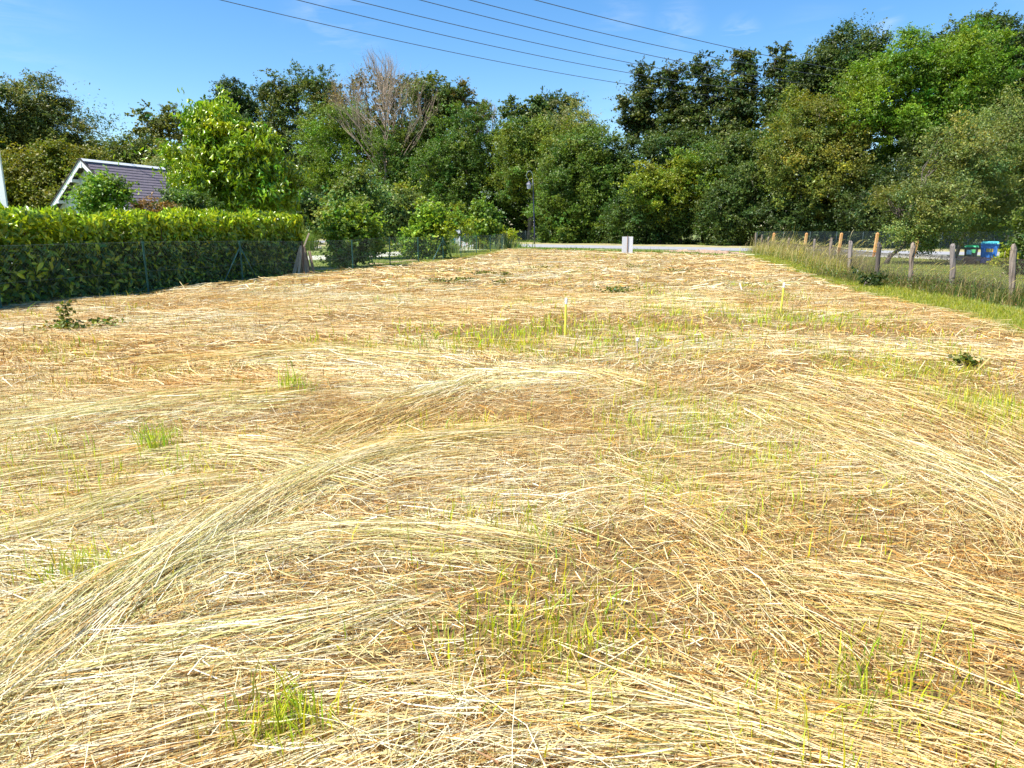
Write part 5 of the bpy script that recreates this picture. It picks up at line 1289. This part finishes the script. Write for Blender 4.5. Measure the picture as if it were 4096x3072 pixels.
b = G(2085, 1078); mb = MB(); rg = np.random.RandomState(3); limb(mb, (0, 0, 0), (-.1, 0, .45), .012, .006, rg, 5, .08, 5)
for q in range(8): limb(mb, (-.04 - .01 * q, 0, .15 + .04 * q), (-.04 - .01 * q + rg.normal() * .06, 0, .22 + .04 * q), .012, .004, rg, 2, .1, 4)
tag(mb.build('dock_stalk', M_TWIG, None, b), 'upright brown dock stalk left over in the hay left of the white board', 'plant')

# soil heap beside the road end
rg = np.random.RandomState(15); a = G(2650, 1006); b = G(2975, 1016); mb = MB(); nn_ = 26; vs = []
for i in range(nn_):
    for j in range(7):
        t = i / (nn_ - 1); s = j / 6; x = a.x + (b.x - a.x) * t; y = a.y + (b.y - a.y) * t + (s - .5) * 3.0
        vs.append((x + rg.normal() * .08, y + rg.normal() * .08, max(0, math.sin(math.pi * s) * (.10 + .16 * rg.rand()) * math.sin(math.pi * min(1, max(0, t))) ** .4) - (.02 if j in (0, 6) else 0)))
mb.add(vs, [(i * 7 + j, (i + 1) * 7 + j, (i + 1) * 7 + j + 1, i * 7 + j + 1) for i in range(nn_ - 1) for j in range(6)])
tag(mb.build('soil_heap', mat_noise('reddish_soil', (.26, .15, .09), (.44, .31, .22), 12, .95, .8)), 'low heap of bare reddish soil by the road at the far right of the field', 'soil')
# post on the far side of the road, young plants at the verge
b = G(2056, 966); tube_obj('wooden_post', [(0, 0, 0), (0, 0, at(2056, 922, b.y).z)], .06, M_PLW, None).location = b
tag(bpy.data.objects['wooden_post'], 'short pale wooden post beyond the road, left of the street lamp', 'post')
wf = [G(1700, 964), G(2045, 968), G(2200, 969)]
f2 = empty('wire_fence', wf[0]); tag(f2, 'thin dark wire fence at the foot of the wood behind the gate and lamp', 'fence')
link('wire_mesh', wires_mesh('wire_mesh', [p - wf[0] for p in wf], 1.3, .25, .012, M_DWIRE), f2)['kind'] = 'stuff'
for q in range(12): p = wf[0].lerp(wf[2], q / 11) - wf[0]; tube_obj('post', [p, p + Vector((0, 0, 1.35))], .03, M_DWIRE, f2)

# ---- overhead power lines
M_CABLE = mat_noise('cable', (.05, .06, .08), (.09, .10, .12), 5, .5)
udir = Vector((.75, .66, 0)).normalized(); pn = Vector((udir.y, -udir.x, 0))
for lab, Y0, pts in [('lowest of the six overhead cables', 60, [(885, 0), (1400, 122), (2000, 247), (2551, 344)]), ('second overhead cable counted up from the lowest', 55, [(1189, 0), (1600, 100), (2000, 191), (2584, 303)]),
                     ('third overhead cable counted up from the lowest', 52, [(1412, 0), (2000, 142), (2400, 226), (2750, 295)]), ('fourth overhead cable counted up from the lowest', 48.5, [(1677, 0), (2000, 80), (2500, 200), (2937, 289)]),
                     ('fifth overhead cable, just below the topmost', 45.5, [(1877, 0), (2000, 31), (2600, 176), (3202, 289)]), ('topmost of the six overhead cables', 42, [(2138, 0), (2600, 115), (3080, 226), (3246, 257)])]:
    p0 = Vector((0, Y0, 0)); ss = []; zs = []
    for px, py in pts:
        d = ray(px, py); t = p0.dot(pn) / d.dot(pn); P_ = Vector((d.x * t, d.y * t, H + d.z * t)); ss.append((P_ - p0).dot(udir)); zs.append(P_.z)
    cf_ = np.polyfit(ss, zs, 2); s_ = np.linspace(min(ss) - 25, max(ss) + 30, 40); mb = MB()
    mb.tube([p0 + udir * q + Vector((0, 0, float(np.polyval(cf_, q)))) for q in s_], .024, 5)
    tag(mb.build('power_cable', M_CABLE), lab, 'cable', 'overhead power cables crossing the sky')

print('TRIS about', N_TRIS)
